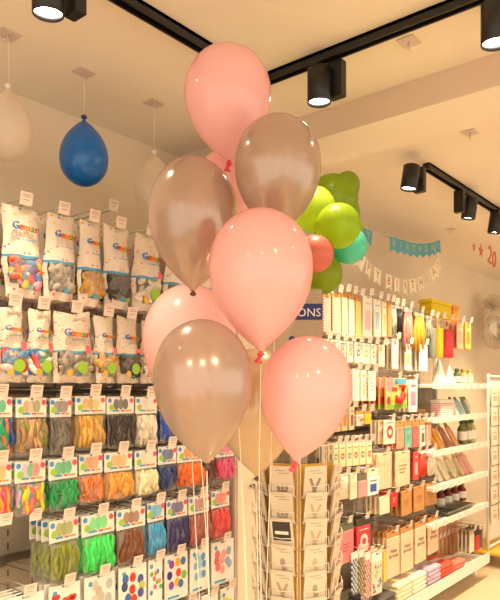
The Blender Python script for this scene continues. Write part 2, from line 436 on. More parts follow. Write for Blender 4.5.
big2 = [(-36, -6, 'purple', [(120, 70, 150), (150, 100, 180)]), (-4, 24, 'red and blue mixed', [(215, 70, 70), (90, 150, 200), (240, 200, 190)]), (27, 50, 'green and red mixed', [(40, 150, 110), (220, 60, 60), (60, 110, 190), (250, 240, 230)]),
        (52, 91, 'silver chrome', SILV), (94, 113, 'gold', GOLD), (115, 138, 'dark taupe', BLK), (140, 158, 'pale pearl', PEARL), (162, 186, 'pale pink', [(235, 180, 170)]), (189, 210, 'copper', [(190, 110, 70)]), (213, 234, 'white', PEARL)]
for i, (a, b_, cn, pal) in enumerate(big2):
    x, w = span(a, b_); zt, zb = LR[2]
    t = big_bag('party_balloon_bag', 'x', w*.98, zt-zb, pal, False, random.uniform(-.03, .03))
    hang(t, x, zt-.002, 1.8, f'front white printed bag with window of {cn} balloons, second row', f'white bag hung behind the front {cn} balloon bag, second row', f'{cn} balloon bags on one second-row hook', 2, .055)
def srow(r, hh, items, seed):
    zt, zb = LR[r]
    for i, (a, b_, cn, pal) in enumerate(items):
        x, w = span(a, b_)
        t = small_packet('balloon_packet', 'x', w*.97, zt-zb, hh, pal, seed+i)
        hang(t, x, zt-.003-.003*((i*7) % 3), 1.8, f'front clear packet of {cn} balloons with header card, {ROWN[r]}', f'clear packet behind the front one of {cn} balloons, {ROWN[r]}', f'{cn} packets on a {ROWN[r]} hook')
srow(3, .062, [(-20, 12, 'blue and orange mixed', [(50, 80, 160), (225, 110, 50), (40, 150, 100)]), (15, 47, 'nude brown', [(176, 130, 84), (205, 160, 120), (120, 130, 60)]), (50, 71, 'dark grey', [(110, 100, 90), (90, 84, 76)]), (75, 105, 'metallic gold', GOLD),
    (106, 134, 'black', BLK), (135, 157, 'ivory white', PEARL), (159, 181, 'royal blue', [(40, 80, 190), (50, 96, 205)]), (184, 208, 'teal', [(40, 140, 150)]), (211, 233, 'violet', [(120, 70, 160)])], 10)
srow(4, .068, [(-20, 12, 'red and pink', [(230, 60, 60), (240, 90, 130), (240, 160, 60)]), (14, 46, 'lilac, coral, blue and yellow', [(205, 160, 200), (60, 160, 90), (230, 100, 90), (80, 140, 200), (245, 200, 40), (245, 200, 40)]), (48, 77, 'emerald green', GRN), (79, 102, 'copper orange', [(226, 140, 84), (210, 120, 66)]),
    (104, 132, 'amber gold', [(230, 166, 80), (220, 150, 64)]), (134, 157, 'cream', [(240, 222, 180)]), (158, 176, 'navy blue', [(40, 56, 110), (50, 70, 130)]), (177, 203, 'bright orange', [(240, 110, 30), (250, 130, 50)]), (205, 214, 'burgundy', [(110, 40, 50)]), (215, 234, 'magenta pink', [(220, 70, 120), (235, 90, 140)])], 30)
srow(5, .072, [(48, 79, 'olive green', [(140, 146, 50), (120, 128, 40)]), (81, 114, 'vivid lime green', [(70, 220, 100), (60, 205, 90)]), (116, 145, 'chocolate brown', [(130, 76, 44), (110, 62, 36)]), (147, 164, 'sky blue', [(70, 170, 220), (60, 150, 205)]),
    (166, 187, 'dark indigo', [(60, 50, 110), (50, 44, 96)]), (188, 209, 'dusty mauve', [(170, 96, 90), (180, 110, 100)]), (211, 229, 'coral red', [(236, 90, 84), (225, 76, 70)])], 50)
zt, zb = LR[6]
cards6 = [(5, 44, 'grey silver', [(190, 182, 170), (160, 150, 140), (210, 204, 196)], False), (48, 80, 'red heart', [(225, 60, 50), (235, 80, 66)], True), (83, 115, 'pale silver', [(208, 198, 184), (196, 184, 170), (180, 190, 190)], False), (118, 146, 'blue and red', [(70, 110, 170), (225, 70, 50), (80, 90, 160), (60, 80, 120), (220, 60, 40), (190, 200, 90)], False),
    (148, 162, 'green and orange', [(90, 180, 90), (240, 140, 50), (80, 140, 200), (235, 90, 130)], False), (164, 187, 'rainbow', [(150, 60, 150), (245, 170, 40), (60, 110, 180), (60, 50, 130), (230, 60, 50), (120, 190, 70)], False), (189, 209, 'light blue star', [(120, 180, 215), (160, 205, 230), (90, 150, 200)], False), (211, 233, 'rosy red star', [(226, 110, 110), (240, 160, 150), (150, 170, 200)], False)]
for i, (a, b_, cn, pal, he) in enumerate(cards6):
    x, w = span(a, b_)
    t = picture_card('balloon_card_pack', 'x', w*.95, zt-zb+.01, pal, he, 'balloon packet', i)
    hang(t, x, zt-.002, 1.8, f'front white card pack picturing {cn} balloons, sixth row', f'card pack behind the front {cn} one, sixth row', f'{cn} card packs on one hook', 3, .03)
zt, zb = LR[7]
for i, (a, b_, cn, pal) in enumerate([(90, 116, 'blue foil', [(80, 140, 200)]), (119, 146, 'pink foil', [(235, 140, 160)]), (150, 172, 'gold foil', GOLD), (176, 198, 'white foil', PEARL), (201, 218, 'green foil', GRN), (220, 234, 'yellow foil', [(240, 200, 70)])]):
    x, w = span(a, b_)
    t = picture_card('balloon_card_pack', 'x', w*.95, zt-zb, pal, False, 'balloon packet', 40+i)
    hang(t, x, zt-.002, 1.8, f'front white card pack picturing {cn} balloons, lowest row', f'card pack behind the front {cn} one, lowest row', f'{cn} card packs on a lowest-row hook', 2, .03)
# one bare hook with a dim tag above the gap in the top row, two bare hooks at the empty panel
hook(*(onV(112, 210, 1.95)), 'bare hook with a dim tag above the black balloon bags')
hook(*(onV(34, 519, 1.8)), 'bare hook with price tag left of the olive green packets')
hook(*(onV(4, 524, 1.8)), 'bare hook with price tag over the empty grey panel at the far left')
# ---------------------------------------------------------------- right-hand goods
def stripes(name, c1, c2, scale=60, diag=True):
    if name in MATS: return MATS[name]
    m = mat(name, c1, .4); nt = m.node_tree; bs = nt.nodes['Principled BSDF']
    tc = nt.nodes.new('ShaderNodeTexCoord'); w = nt.nodes.new('ShaderNodeTexWave'); w.inputs['Scale'].default_value = scale
    w.bands_direction = 'DIAGONAL' if diag else 'Z'
    gt = nt.nodes.new('ShaderNodeMath'); gt.operation = 'GREATER_THAN'; gt.inputs[1].default_value = .5
    mx = nt.nodes.new('ShaderNodeMix'); mx.data_type = 'RGBA'; mx.inputs['A'].default_value = lin(c1)+(1,); mx.inputs['B'].default_value = lin(c2)+(1,)
    nt.links.new(tc.outputs['Object'], w.inputs['Vector']); nt.links.new(w.outputs['Fac'], gt.inputs[0]); nt.links.new(gt.outputs[0], mx.inputs['Factor']); nt.links.new(mx.outputs['Result'], bs.inputs['Base Color'])
    return m
def gift_pack(name, label, cat, w, h, body, head=None, hh=0., deco=None, dc=(120, 90, 70), thick=.012, seed=0):
    t = thing(name, label, cat); rng = random.Random(seed)
    m = body if not isinstance(body, tuple) else col(body)
    if head is not None:
        hm = head if not isinstance(head, tuple) else col(head)
        q = MB(); q.rbox(-w/2, w/2, -.003, .003, -hh, 0, hm, .001); q.rect(-w*.12, w*.12, -hh*.3, -hh*.15, INK, -.0032)
        kid(t, q.build('header_card', t))
    q = MB(); q.rbox(-w*.48, w*.48, -thick/2, thick/2, -h, -hh+.001 if hh else 0, m, .003); y = -thick/2-.0006; z0 = -hh; H = h-hh
    if not hh: q.rect(-w*.1, w*.1, -h*.05, -h*.025, INK, y)
    D = col(dc)
    if deco == 'text':
        for k in range(3): q.rect(-w*.26, w*(.26-.08*k), z0-H*(.42+.1*k), z0-H*(.39+.1*k), D, y)
    elif deco == 'panel':
        q.rect(-w*.28, w*.28, z0-H*.8, z0-H*.35, D, y); q.rect(-w*.3, w*.3, z0-H*.2, z0-H*.15, D, y)
    elif deco == 'spot':
        q.disc(0, z0-H*.5, w*.28, D, y, 14); q.disc(0, z0-H*.5, w*.13, m, y-.0002, 12)
        q.rect(-w*.3, w*.3, z0-H*.14, z0-H*.1, D, y)
    elif deco == 'sticks':
        for k in range(6): q.tube([((k-2.5)*w*.15, y, z0-H*.1), ((k-2.5)*w*.15, y, z0-H*.95)], w*.05, D, 6)
    elif deco == 'slats':
        for k in range(5): q.rect((k-2)*w*.19-w*.004, (k-2)*w*.19+w*.004, -h*.98, z0-H*.03, D, y)
    elif deco == 'confetti':
        for k in range(22): q.disc(rng.uniform(-.38, .38)*w, z0-H*rng.uniform(.1, .9), w*.07, col(rng.choice([(225, 70, 60), (70, 140, 190), (245, 190, 60), (240, 240, 230), (90, 170, 100)])), y-.0001*k, 7)
    kid(t, q.build('pack_body', t))
    return t
def place(px0, px1, py0, py1, V, label, cat, name, body, rear=3, gap=.03, hk=True, hdr=None, hfrac=0., deco=None, dc=(120, 90, 70), thick=.012, text=None, tsize=.03):
    x, w = span(px0, px1, V); cx = (px0+px1)/2
    zt = onV(cx, py0, V).z; zb = onV(cx, py1, V).z; h = zt-zb
    t = gift_pack(name, label, cat, w*.95, h, body, hdr, h*hfrac, deco, dc, thick, int(px0))
    if text:
        q = MB()
        for k, ln in enumerate(text): q.text(ln, tsize, INK, 0, -h*.42-k*tsize*.95, -thick/2-.0016)
        kid(t, q.build('printed_words', t))
    hang(t, x, zt, V, label, 'one behind the '+label.replace('front ', '', 1), label.replace('front ', '', 1)+' and those behind', rear, gap, hk)
    return t
ST_R = stripes('red_stripe_paper', (245, 230, 215), (215, 70, 60), 45); ST_G = stripes('gold_stripe_paper', (248, 240, 220), (226, 190, 90), 40); ST_Z = stripes('gold_bands_paper', (248, 240, 225), (225, 200, 140), 30, False)
W1 = (244, 236, 220)
V = 1.8
# top row, x 322..480
place(322, 331, 293, 333, V, 'front pack of red striped paper straws, top row by the balloon sign', 'straw pack', 'straw_pack', ST_R, hdr=(230, 180, 110), hfrac=.1)
place(332, 340, 293, 334, V, 'front pack of gold striped paper straws beside the red striped ones', 'straw pack', 'straw_pack', ST_G, hdr=(230, 180, 110), hfrac=.1)
place(341, 347, 292, 336, V, 'front pack of zigzag gold paper straws, third of the straw packs', 'straw pack', 'straw_pack', ST_Z, hdr=(214, 150, 80), hfrac=.13)
place(348, 354, 294, 338, V, 'front pack of plain white straws with kraft header, top row', 'straw pack', 'straw_pack', W1, hdr=(214, 150, 80), hfrac=.13)
place(355, 361, 296, 339, V, 'front pack of yellow and white straws with kraft header, top row', 'straw pack', 'straw_pack', (244, 216, 130), hdr=(214, 150, 80), hfrac=.13)
place(362, 372, 296, 338, V, 'front long white pack with pale pink panel, top row', 'candle pack', 'candle_pack', W1, deco='panel', dc=(236, 200, 200))
place(373, 380, 299, 337, V, 'front long white pack with pale blue panel, top row', 'candle pack', 'candle_pack', W1, deco='panel', dc=(170, 205, 215))
place(381, 386, 301, 337, V, 'front narrow cream pack beside the pale blue one, top row', 'candle pack', 'candle_pack', (240, 224, 190), deco='panel', dc=(225, 190, 120))
place(387, 391, 302, 337, V, 'front narrow orange pack, top row', 'candle pack', 'candle_pack', (230, 150, 90))
# ribbons and tassels further along
def tassel(label, px0, px1, py0, py1, rgb, V=1.8, n=9, cat='tassel', name='fringe_tassel', group=None):
    x, w = span(px0, px1, V); cx = (px0+px1)/2; zt = onV(cx, py0, V).z; h = zt-onV(cx, py1, V).z
    t = thing(name, label, cat, (x, V, zt), (0, 0, 0), group)
    q = MB(); q.rbox(-w*.4, w*.4, -.008, .008, -h*.1, 0, CARD, .002); q.build('header_card', t)
    q = MB()
    for i in range(n):
        a = (i/(n-1)-.5)
        q.tube([(a*w*.5, .006*math.sin(i*3), -h*.08), (a*w*.8, .01*math.sin(i*2), -h*.5), (a*w*.95, .012*math.sin(i*4), -h*(.9+.1*((i*5) % 3)/2))], [w*.06, w*.09, w*.05], rubber(rgb), 5)
    q.build('fringe', t)
    hook(x, V-.02, zt+.004, 'price-tagged hook of the '+label)
tassel('grey and white feather tassel beside the narrow orange pack', 390, 396, 305, 337, (200, 196, 180))
tassel('black fringe tassel beside the grey feather one', 396, 402, 306, 336, (40, 34, 34))
tassel('dusty mauve cloth napkin bunch hanging right of the black tassel', 403, 412, 308, 352, (196, 140, 132), cat='cloth bunch', name='hanging_cloth')
tassel('mustard yellow cloth napkin bunch hanging beside the mauve one', 413, 424, 313, 352, (222, 162, 44), cat='cloth bunch', name='hanging_cloth')
tassel('sage grey fringe tassel right of the mustard cloth', 425, 431, 316, 345, (150, 150, 130))
def roll(label, px0, px1, py0, py1, rgb, V=1.8):
    x, w = span(px0, px1, V); cx = (px0+px1)/2; zt = onV(cx, py0, V).z; h = zt-onV(cx, py1, V).z; r = w*.36
    t = thing('paper_roll', label, 'paper roll', (x, V+.03, zt))
    q = MB(); q.lathe([(r*.9, -h), (r, -h*.97), (r, -h*.28), (r*.9, -h*.25)], rubber(rgb), 14); q.build('roll', t)
    q = MB(); q.rbox(-r*.6, r*.6, -.004, .004, -h*.26, 0, col((240, 200, 170)), .001); q.disc(0, -h*.1, r*.4, col(rgb), -.0045); q.build('header_card', t)
    hook(x, V-.01, zt+.004, 'price-tagged hook of the '+label)
roll('slate grey crepe paper roll, first of three hanging rolls', 432, 438, 318, 358, (130, 134, 120))
roll('mustard crepe paper roll, middle of three hanging rolls', 439, 445, 318, 358, (232, 170, 30))
roll('deep red crepe paper roll, last of three hanging rolls', 446, 454, 320, 358, (190, 50, 60))
place(456, 463, 322, 349, V, 'front peach candle pack right of the red paper roll', 'candle pack', 'candle_pack', (240, 180, 140), deco='panel', dc=(235, 140, 120))
place(464, 471, 323, 349, V, 'front amber candle pack at the right end of the top row', 'candle pack', 'candle_pack', (236, 180, 90), deco='panel', dc=(210, 120, 60))
# top shelf over the far bay with two boxes
p0 = onV(431, 317, 1.86); p1 = onV(460, 317, 1.86)
t = thing('wall_shelf', 'small white top shelf holding the yellow gift box', 'shelf', (p0.x, 1.86, p0.z))
MB().rbox(0, p1.x-p0.x, 0, .33, -.02, -.001, WHITE).build('shelf_board', t)
for xx in (.03, p1.x-p0.x-.05): MB().add([(xx, .33, -.02), (xx, .33, -.12), (xx, .1, -.02), (xx+.012, .33, -.02), (xx+.012, .33, -.12), (xx+.012, .1, -.02)], [(0, 1, 2), (3, 5, 4), (0, 2, 5, 3), (1, 4, 5, 2), (0, 3, 4, 1)], WHITE).build('bracket', t)
def box_thing(name, label, cat, px0, px1, zb, hpx, V, rgb, depth=.1, lid=None, m=None):
    x, w = span(px0, px1, V); cx = (px0+px1)/2; h = (hpx/F)*V/ray(cx)[1]
    t = thing(name, label, cat, (x, V, zb)); mm = m or col(rgb, .4)
    MB().rbox(-w*.48, w*.48, 0, depth, 0, h*.8, mm, .004).build('box_base', t)
    MB().rbox(-w*.5, w*.5, -.002, depth+.002, h*.8+.0005, h, lid or mm, .003).build('lid', t)
    return t
box_thing('gift_box', 'shiny yellow gift box on the small top shelf', 'box', 432, 452, p0.z, 19, 1.88, (236, 206, 20))
box_thing('gift_box', 'orange gift box on the top shelf right of the yellow one', 'box', 453, 459, p0.z, 18, 1.90, (232, 150, 60))
# second row
for i, (a, b_, dc) in enumerate([(322, 329, 'gold'), (330, 337, 'tan'), (338, 345, 'bronze'), (346, 353, 'amber'), (354, 361, 'brown'), (362, 369, 'honey'), (370, 376, 'copper')]):
    cc = {'gold': (215, 175, 90), 'tan': (210, 170, 120), 'bronze': (170, 120, 70), 'amber': (220, 160, 70), 'brown': (150, 105, 70), 'honey': (225, 180, 100), 'copper': (190, 120, 80)}[dc]
    place(a, b_, 339+i*.9, 361+i*.6, V, f'front small white pack with {dc} spot, second row by the straws', 'decoration pack', 'decoration_pack', W1, deco='spot', dc=cc)
place(378, 384, 345, 367, V, 'front slim cream pack before the gap, second row', 'candle pack', 'candle_pack', (236, 220, 190))
place(391, 398, 339, 369, V, 'front tall white pack with pink strip, second row', 'candle pack', 'candle_pack', W1, deco='panel', dc=(240, 190, 190))
place(404, 411, 344, 370, V, 'front tall white pack with gold strip, second row', 'candle pack', 'candle_pack', W1, deco='panel', dc=(235, 190, 90))
place(419, 427, 345, 371, V, 'front tall white pack with lilac strip, second row', 'candle pack', 'candle_pack', W1, deco='panel', dc=(225, 205, 215))
# third row
place(352, 359, 369, 401, V, 'front long white pack with grey sprigs, third row', 'candle pack', 'candle_pack', W1, deco='text', dc=(190, 190, 170))
place(360, 366, 370, 401, V, 'front long white pack with coral sprigs, third row', 'candle pack', 'candle_pack', W1, deco='panel', dc=(240, 190, 160))
place(368, 375, 371, 401, V, 'front long white pack with blue grey print, third row', 'candle pack', 'candle_pack', W1, deco='text', dc=(110, 120, 140))
x, w = span(384, 407, V); zt = onV(395, 378, V).z; zb = onV(395, 409, V).z; h = zt-zb
t = thing('foil_balloon_pack', 'x', 'foil balloon pack')
q = MB(); q.rbox(-w/2, w/2, -.006, .006, -h, 0, col((244, 190, 110)), .003); y = -.0066
q.rect(-w*.1, w*.48, -h*.2, -h*.02, col((80, 160, 200)), y); q.disc(-w*.3, -h*.2, w*.16, col((240, 140, 150)), y-.0002)
for k in range(6): q.disc(-w*.4+k*w*.16, -h*.88, w*.085, col((120, 180, 60)), y-.0003, 10)
for k in range(5): q.disc(-w*.38+k*w*.19, -h*.72, w*.09, col([(225, 50, 50), (250, 200, 70), (240, 120, 60)][k % 3]), y-.0004, 10)
kid(t, q.build('picture_card', t))
q = MB(); q.tube([(w*.28, -.012, -h*.25), (w*.26, -.012, -h*.55), (w*.12, -.012, -h*.74), (-w*.08, -.012, -h*.66)], w*.075, col((225, 50, 30)), 8); q.box(w*.08, w*.3, -.014, -.008, -h*.28, -h*.22, col((225, 50, 30)))
q.box(-w*.22, w*.0, -.009, -.0068, -h*.42, -h*.3, col((225, 60, 50))); kid(t, q.build('printed_letter', t))
hang(t, x, zt, V, 'front colourful foil letter balloon pack with big red J, third row', 'foil balloon pack hung behind the one with big red J', 'foil letter balloon packs', 5, .035)
place(408, 417, 380, 412, V, 'front white pack with mauve panel right of the red J pack', 'candle pack', 'candle_pack', W1, deco='panel', dc=(186, 130, 160))
# fourth row
place(333, 340, 405, 432, V, 'front pack of brown wooden picks behind the pink balloon', 'pick pack', 'pick_pack', (214, 180, 140), deco='panel', dc=(150, 100, 60))
place(341, 347, 406, 431, V, 'front pack of amber picks, second of the brown pick packs', 'pick pack', 'pick_pack', (214, 186, 150), deco='panel', dc=(190, 120, 50))
place(348, 354, 407, 430, V, 'front pack of bronze picks, third of the brown pick packs', 'pick pack', 'pick_pack', (220, 196, 160), deco='panel', dc=(140, 96, 60))
place(356, 363, 411, 426, V, 'front small pack of white marbled candles, fourth row', 'candle pack', 'candle_pack', (220, 215, 205), hdr=(214, 150, 80), hfrac=.25, deco='confetti')
place(364, 371, 411, 424, V, 'front small pack of bright yellow candles, fourth row', 'candle pack', 'candle_pack', (240, 190, 30), hdr=(214, 150, 80), hfrac=.25)
place(383, 395, 420, 444, V, 'front cream pack with red and green print, fourth row', 'decoration pack', 'decoration_pack', (244, 232, 205), deco='spot', dc=(215, 70, 60))
for a, b_, nm, cc, dd in [(396, 403, 'salmon', (240, 160, 130), None), (404, 411, 'sea green', (120, 186, 170), 'text'), (412, 418, 'coral', (236, 110, 100), None), (419, 425, 'white', (244, 236, 220), 'panel'), (426, 431, 'blush', (240, 200, 180), None)]:
    place(a, b_, 421-(a-396)*.09, 449-(a-396)*.12, V, f'front {nm} paper bag pack with kraft header, fourth row', 'paper bag pack', 'paper_bag_pack', cc, hdr=KRAFT, hfrac=.24, deco=dd, dc=(120, 100, 80))
# fifth row
for i in range(6):
    a = 332+i*6.7; nm = ['pale', 'teal and red', 'rose', 'mint', 'crimson', 'yellow edged'][i]
    t = place(a, a+6, 443-i*.5, 468-i*.8, V, f'front small {nm} topper pack, number {["one","two","three","four","five","six"][i]} of six alike in the fifth row', 'topper pack', 'topper_pack', (246, 226, 180), hdr=(236, 220, 200), hfrac=.12, deco='spot', dc=[(60, 150, 150), (210, 60, 60), (60, 150, 150), (225, 90, 90), (50, 140, 140), (215, 60, 60)][i], rear=2)
place(376, 391, 453, 489, V, 'front pack of pale wooden letters, fifth row left', 'wooden letter pack', 'wooden_letter_pack', mat('pale_wood', (238, 205, 168), .6, noise=.1, nscale=20), deco='slats', dc=(190, 150, 104), rear=2)
place(394, 410, 451, 486, V, 'front pack of pale wooden words, fifth row right', 'wooden letter pack', 'wooden_letter_pack', mat('pale_wood', (238, 205, 168)), deco='text', dc=(150, 104, 66), rear=2)
place(413, 418, 452, 480, V, 'front red and pink ribbon pack beside the wooden words', 'ribbon pack', 'ribbon_pack', (226, 80, 76), deco='panel', dc=(240, 170, 160))
tassel('coral red pompom tassel hanging in the fifth row', 419, 426, 451, 477, (240, 76, 60), n=11)
tassel('ivory white tassel hanging right of the coral one', 427, 435, 449, 475, (244, 236, 214), n=11)
# sixth row
place(332, 338, 472, 501, V, 'front bright yellow candle pack, sixth row beside the card stand', 'candle pack', 'candle_pack', (244, 200, 20), hdr=CARD, hfrac=.45)
place(339, 348, 474, 499, V, 'front clear pack of white flowers, sixth row', 'decoration pack', 'decoration_pack', (226, 216, 190), deco='sticks', dc=(236, 228, 206))
place(349, 357, 473, 499, V, 'front cream paper flower pack, sixth row', 'decoration pack', 'decoration_pack', (240, 226, 200), deco='panel', dc=(230, 214, 186))
place(358, 366, 472, 497, V, 'front pack with rose pink card, sixth row', 'decoration pack', 'decoration_pack', (236, 160, 160), hdr=(120, 110, 90), hfrac=.35)
place(367, 378, 468, 495, V, 'front blue and white pattern card pack, sixth row', 'decoration pack', 'decoration_pack', (240, 236, 226), hdr=(240, 226, 206), hfrac=.35, deco='panel', dc=(60, 90, 170))
place(379, 389, 496, 514, V, 'front white card pack left of the red one, sixth row', 'decoration pack', 'decoration_pack', (244, 226, 196), deco=None)
place(390, 397, 492, 507, V, 'front glossy red pack beside the kraft cards, sixth row', 'decoration pack', 'decoration_pack', (210, 50, 46), deco='text', dc=(240, 200, 180))
for i, (a, b_) in enumerate([(400, 412), (413, 424), (425, 436)]):
    place(a, b_, [490, 486, 483][i], [515, 511, 505][i], V, f'front brown kraft tag pack, {["left","middle","right"][i]} of three', 'kraft tag pack', 'kraft_tag_pack', mat('kraft_paper', (196, 140, 82)), deco='text', dc=(160, 104, 56), rear=2)
# seventh row
place(338, 353, 522, 563, V, 'front light pink card pack with dark green header, seventh row', 'card pack', 'card_pack', (240, 130, 130), hdr=(96, 100, 80), hfrac=.22, deco='text', dc=(150, 90, 90), rear=2)
place(356, 370, 518, 556, V, 'front strawberry red card pack with white teardrop, seventh row', 'card pack', 'card_pack', (216, 50, 64), hdr=(60, 54, 44), hfrac=.2, deco='spot', dc=(244, 210, 200), rear=2)
WD = mat('cut_wood', (242, 206, 172), .6, noise=.08, nscale=25)
for i, (a, b_, y0, y1) in enumerate([(386, 399, 531, 577), (400, 413, 526, 571), (414, 426, 521, 562), (427, 438, 516, 553)]):
    place(a, b_, y0, y1, V, f'front slatted wood word sign pack, {["first","second","third","last"][i]} of four in script', 'wooden sign pack', 'wooden_sign_pack', WD, hdr=KRAFT, hfrac=.14, deco='slats', dc=(190, 140, 96), text=['Happy', 'Birthday'], tsize=.034, rear=3)
# striped straws and sweets above the base shelf
def straw_bag(label, px0, px1, py0, py1, cols, V=1.78):
    x, w = span(px0, px1, V); cx = (px0+px1)/2; zt = onV(cx, py0, V).z; h = zt-onV(cx, py1, V).z
    t = thing('straw_bag', label, 'straw bag', (x, V, zt))
    q = MB(); q.rbox(-w/2, w/2, -.003, .003, -h*.16, 0, CARD, .001); q.build('header_card', t)
    q = MB(); n = 5
    for i in range(n):
        xx = (i/(n-1)-.5)*w*.75
        for k in range(12):
            q.tube([(xx, 0, -h*.17-h*.8*k/12), (xx+.001, 0, -h*.17-h*.8*(k+1)/12)], w*.07, col(cols[k % 2] if i % 2 else cols[(k+1) % 2]), 6)
    q.build('straws', t)
    q = MB(); q.rect(-w*.5, w*.5, -h, -h*.16, film(), -.012); q.build('clear_film', t)
    hook(x, V-.02, zt+.004, 'price-tagged hook of the '+label)
straw_bag('clear bag of blue and white striped straws beside the card stand', 351, 358, 552, 594, [(40, 90, 140), (235, 235, 225)])
straw_bag('clear bag of black and gold striped straws, middle bag', 359, 364, 550, 595, [(50, 46, 44), (220, 180, 90)])
straw_bag('clear bag of red and white striped straws, rightmost bag', 365, 370, 552, 600, [(215, 50, 50), (245, 236, 225)])
place(371, 382, 552, 594, 1.78, 'front clear bag of mixed coloured sweets hanging right of the straws', 'sweet bag', 'sweet_bag', (240, 214, 190), hdr=CARD, hfrac=.2, deco='confetti', rear=2)
place(383, 386, 550, 582, 1.78, 'front thin yellow candle pack beside the sweets', 'candle pack', 'candle_pack', (240, 200, 90), rear=2)
# napkin packs lying on the base shelf
nap = [('slate', (90, 84, 84)), ('cream', (240, 228, 190)), ('ivory', (244, 236, 210)), ('lilac', (205, 180, 205)), ('coral', (236, 90, 70)), ('salmon', (240, 130, 110))]
ux = [3.42, 3.64, 3.86, 4.09, 4.31, 4.53]
for i, (nm, cc) in enumerate(nap):
    nn = [4, 5, 5, 5, 4, 3][i]
    for k in range(nn):
        q = MB(); q.rbox(-.10, .10, -.11, .11, 0, .026, mat('napkin_'+nm, cc, .8, noise=.05), .008)
        q.box(-.1005, .1005, -.02, .02, .004, .0265, CARD)
        lev = ['bottom', 'second', 'third', 'fourth', 'fifth'][k]
        tag(q.build('napkin_pack', None, (ux[i], 1.87, .166+.0275*k), (0, 0, random.uniform(-.04, .04))), f'{nm} paper napkin pack lying on the base shelf, {lev} of its stack', 'napkins', 'napkin packs on the base shelf')
t = thing('napkin_pack', 'navy folded napkin pack lying behind the lilac stack', 'napkins', (3.8, 2.12, .166), (0, 0, 0), 'napkin packs on the base shelf')
MB().rbox(-.14, .14, -.05, .05, 0, .13, mat('napkin_navy', (50, 44, 64), .8), .02).build('wrapped_stack', t)
# goods on the far shelves
def on_shelf(z): return z+.0065
def leaning_pack(label, px, z, w, h, rgb, V, lean=.35, name='leaning_pack', cat='gift bag', top=None, m=None):
    x = onV(px, 388, V).x
    t = thing(name, label, cat, (x, V, z), (-lean, .0, .25))
    MB().rbox(-w/2, w/2, -.012, .012, 0, h*.82, m or col(rgb), .005).build('pack_body', t)
    MB().rbox(-w*.36, w*.36, -.006, .006, h*.82+.0003, h, top or KRAFT, .002).build('header_card', t)
Z1, Z2, Z3, Z4, Z5 = [z-.003 for z in shz]
def cone(label, px, z, r, h, rgb, V=1.9, name='party_hat', cat='party hat'):
    x = onV(px, 388, V).x
    t = thing(name, label, cat, (x, V, z)); q = MB(); q.lathe([(r, 0), (r*.98, .004), (r*.5, h*.5), (.004, h)], col(rgb, .35), 20); q.build('cone', t)
    q = MB(); q.ball((0, 0, h), r*.18, col((235, 190, 120))); q.build('pompom', t)
def bottle(label, px, z, r, h, rgb, cap, V=1.85, name='glitter_jar', cat='jar'):
    x = onV(px, 388, V).x
    t = thing(name, label, cat, (x, V, z)); q = MB(); q.lathe([(r*.9, 0), (r, h*.04), (r, h*.6), (r*.5, h*.76), (r*.45, h*.8)], col(rgb, .2), 16); q.build('jar_body', t)
    q = MB(); q.lathe([(r*.55, h*.8), (r*.6, h*.82), (r*.6, h*.98), (r*.5, h)], col(cap, .4), 14); q.build('cap', t)
    q = MB(); q.lathe([(r*1.01, h*.15), (r*1.01, h*.5)], CARD, 16, cap=False); q.build('paper_band', t)
cone('tall white party hat, left one on the highest far shelf', 439, Z1, .06, .2, (244, 240, 228))
cone('white party hat standing right of the taller hat', 449, Z1, .055, .15, (240, 232, 214), 1.86)
for i, px in enumerate([457, 463, 469]):
    bottle(f'small {["green","honey","pale amber"][i]} topped jar on the highest far shelf', px, Z1, .03, .12, [(90, 120, 80), (235, 200, 140), (240, 214, 160)][i], [(80, 110, 60), (230, 160, 90), (225, 170, 110)][i], 1.84)
q = onV(433, 413, 1.84)
t = thing('wicker_basket', 'brown oval wicker basket at the left end of the second shelf', 'basket', (4.12, 1.9, Z2))
bm_ = MB(); bm_.lathe([(.05, 0), (.065, .01), (.075, .06), (.07, .062), (.06, .012), (.002, .008)], mat('wicker', (130, 88, 52), .7, bump=1, nscale=80), 20); bm_.build('basket_body', t)
box_thing('checked_box', 'pink and white checked box on the second shelf', 'box', 441, 454, Z2, 17, 1.80, (236, 150, 150), .08, m=stripes('pink_check', (246, 232, 226), (228, 130, 130), 25, False), lid=CARD)
for i, (px, nm, cc) in enumerate([(458, 'white', (240, 236, 226)), (463, 'pale blue', (160, 190, 200)), (469, 'grey green', (130, 150, 130)), (472, 'cream', (236, 224, 200))]):
    leaning_pack(f'{nm} bag leaning back on the second shelf', px, Z2, .1, .15, cc, 1.83, .45, top=col((110, 130, 110)))
for i, (px, nm, cc) in enumerate([(437, 'orange gold', (226, 150, 60)), (443, 'honey gold', (232, 170, 80)), (450, 'mauve brown', (170, 110, 90)), (457, 'rose gold', (226, 160, 120))]):
    leaning_pack(f'{nm} sweet bag with kraft top leaning on the third shelf', px, Z3, .12, .19, cc, 1.83, .5)
for i, px in enumerate([462, 467, 471]):
    bottle(f'green capped bottle, {["left","middle","right"][i]} of three on the third shelf', px, Z3, .035, .19, [(110, 120, 60), (140, 130, 70), (190, 190, 130)][i], (50, 84, 36), 1.86, 'glass_bottle', 'bottle')
for i, (px, nm, cc) in enumerate([(441, 'ivory', (240, 232, 206)), (448, 'cream', (236, 224, 190)), (456, 'linen', (228, 212, 176)), (464, 'sand', (222, 196, 150)), (468, 'rose', (226, 170, 160)), (472, 'blush', (232, 180, 170))]):
    leaning_pack(f'{nm} coloured pack leaning back on the fourth shelf', px, Z4, .12, .19, cc, 1.83, .5, top=col(cc))
for i, px in enumerate([440, 447, 454, 461]):
    bottle(f'dark red jar with green lid, {["first","second","third","last"][i]} of four on the fifth shelf', px, Z5, .04, .15, (120, 34, 34), (70, 120, 50), 1.97)
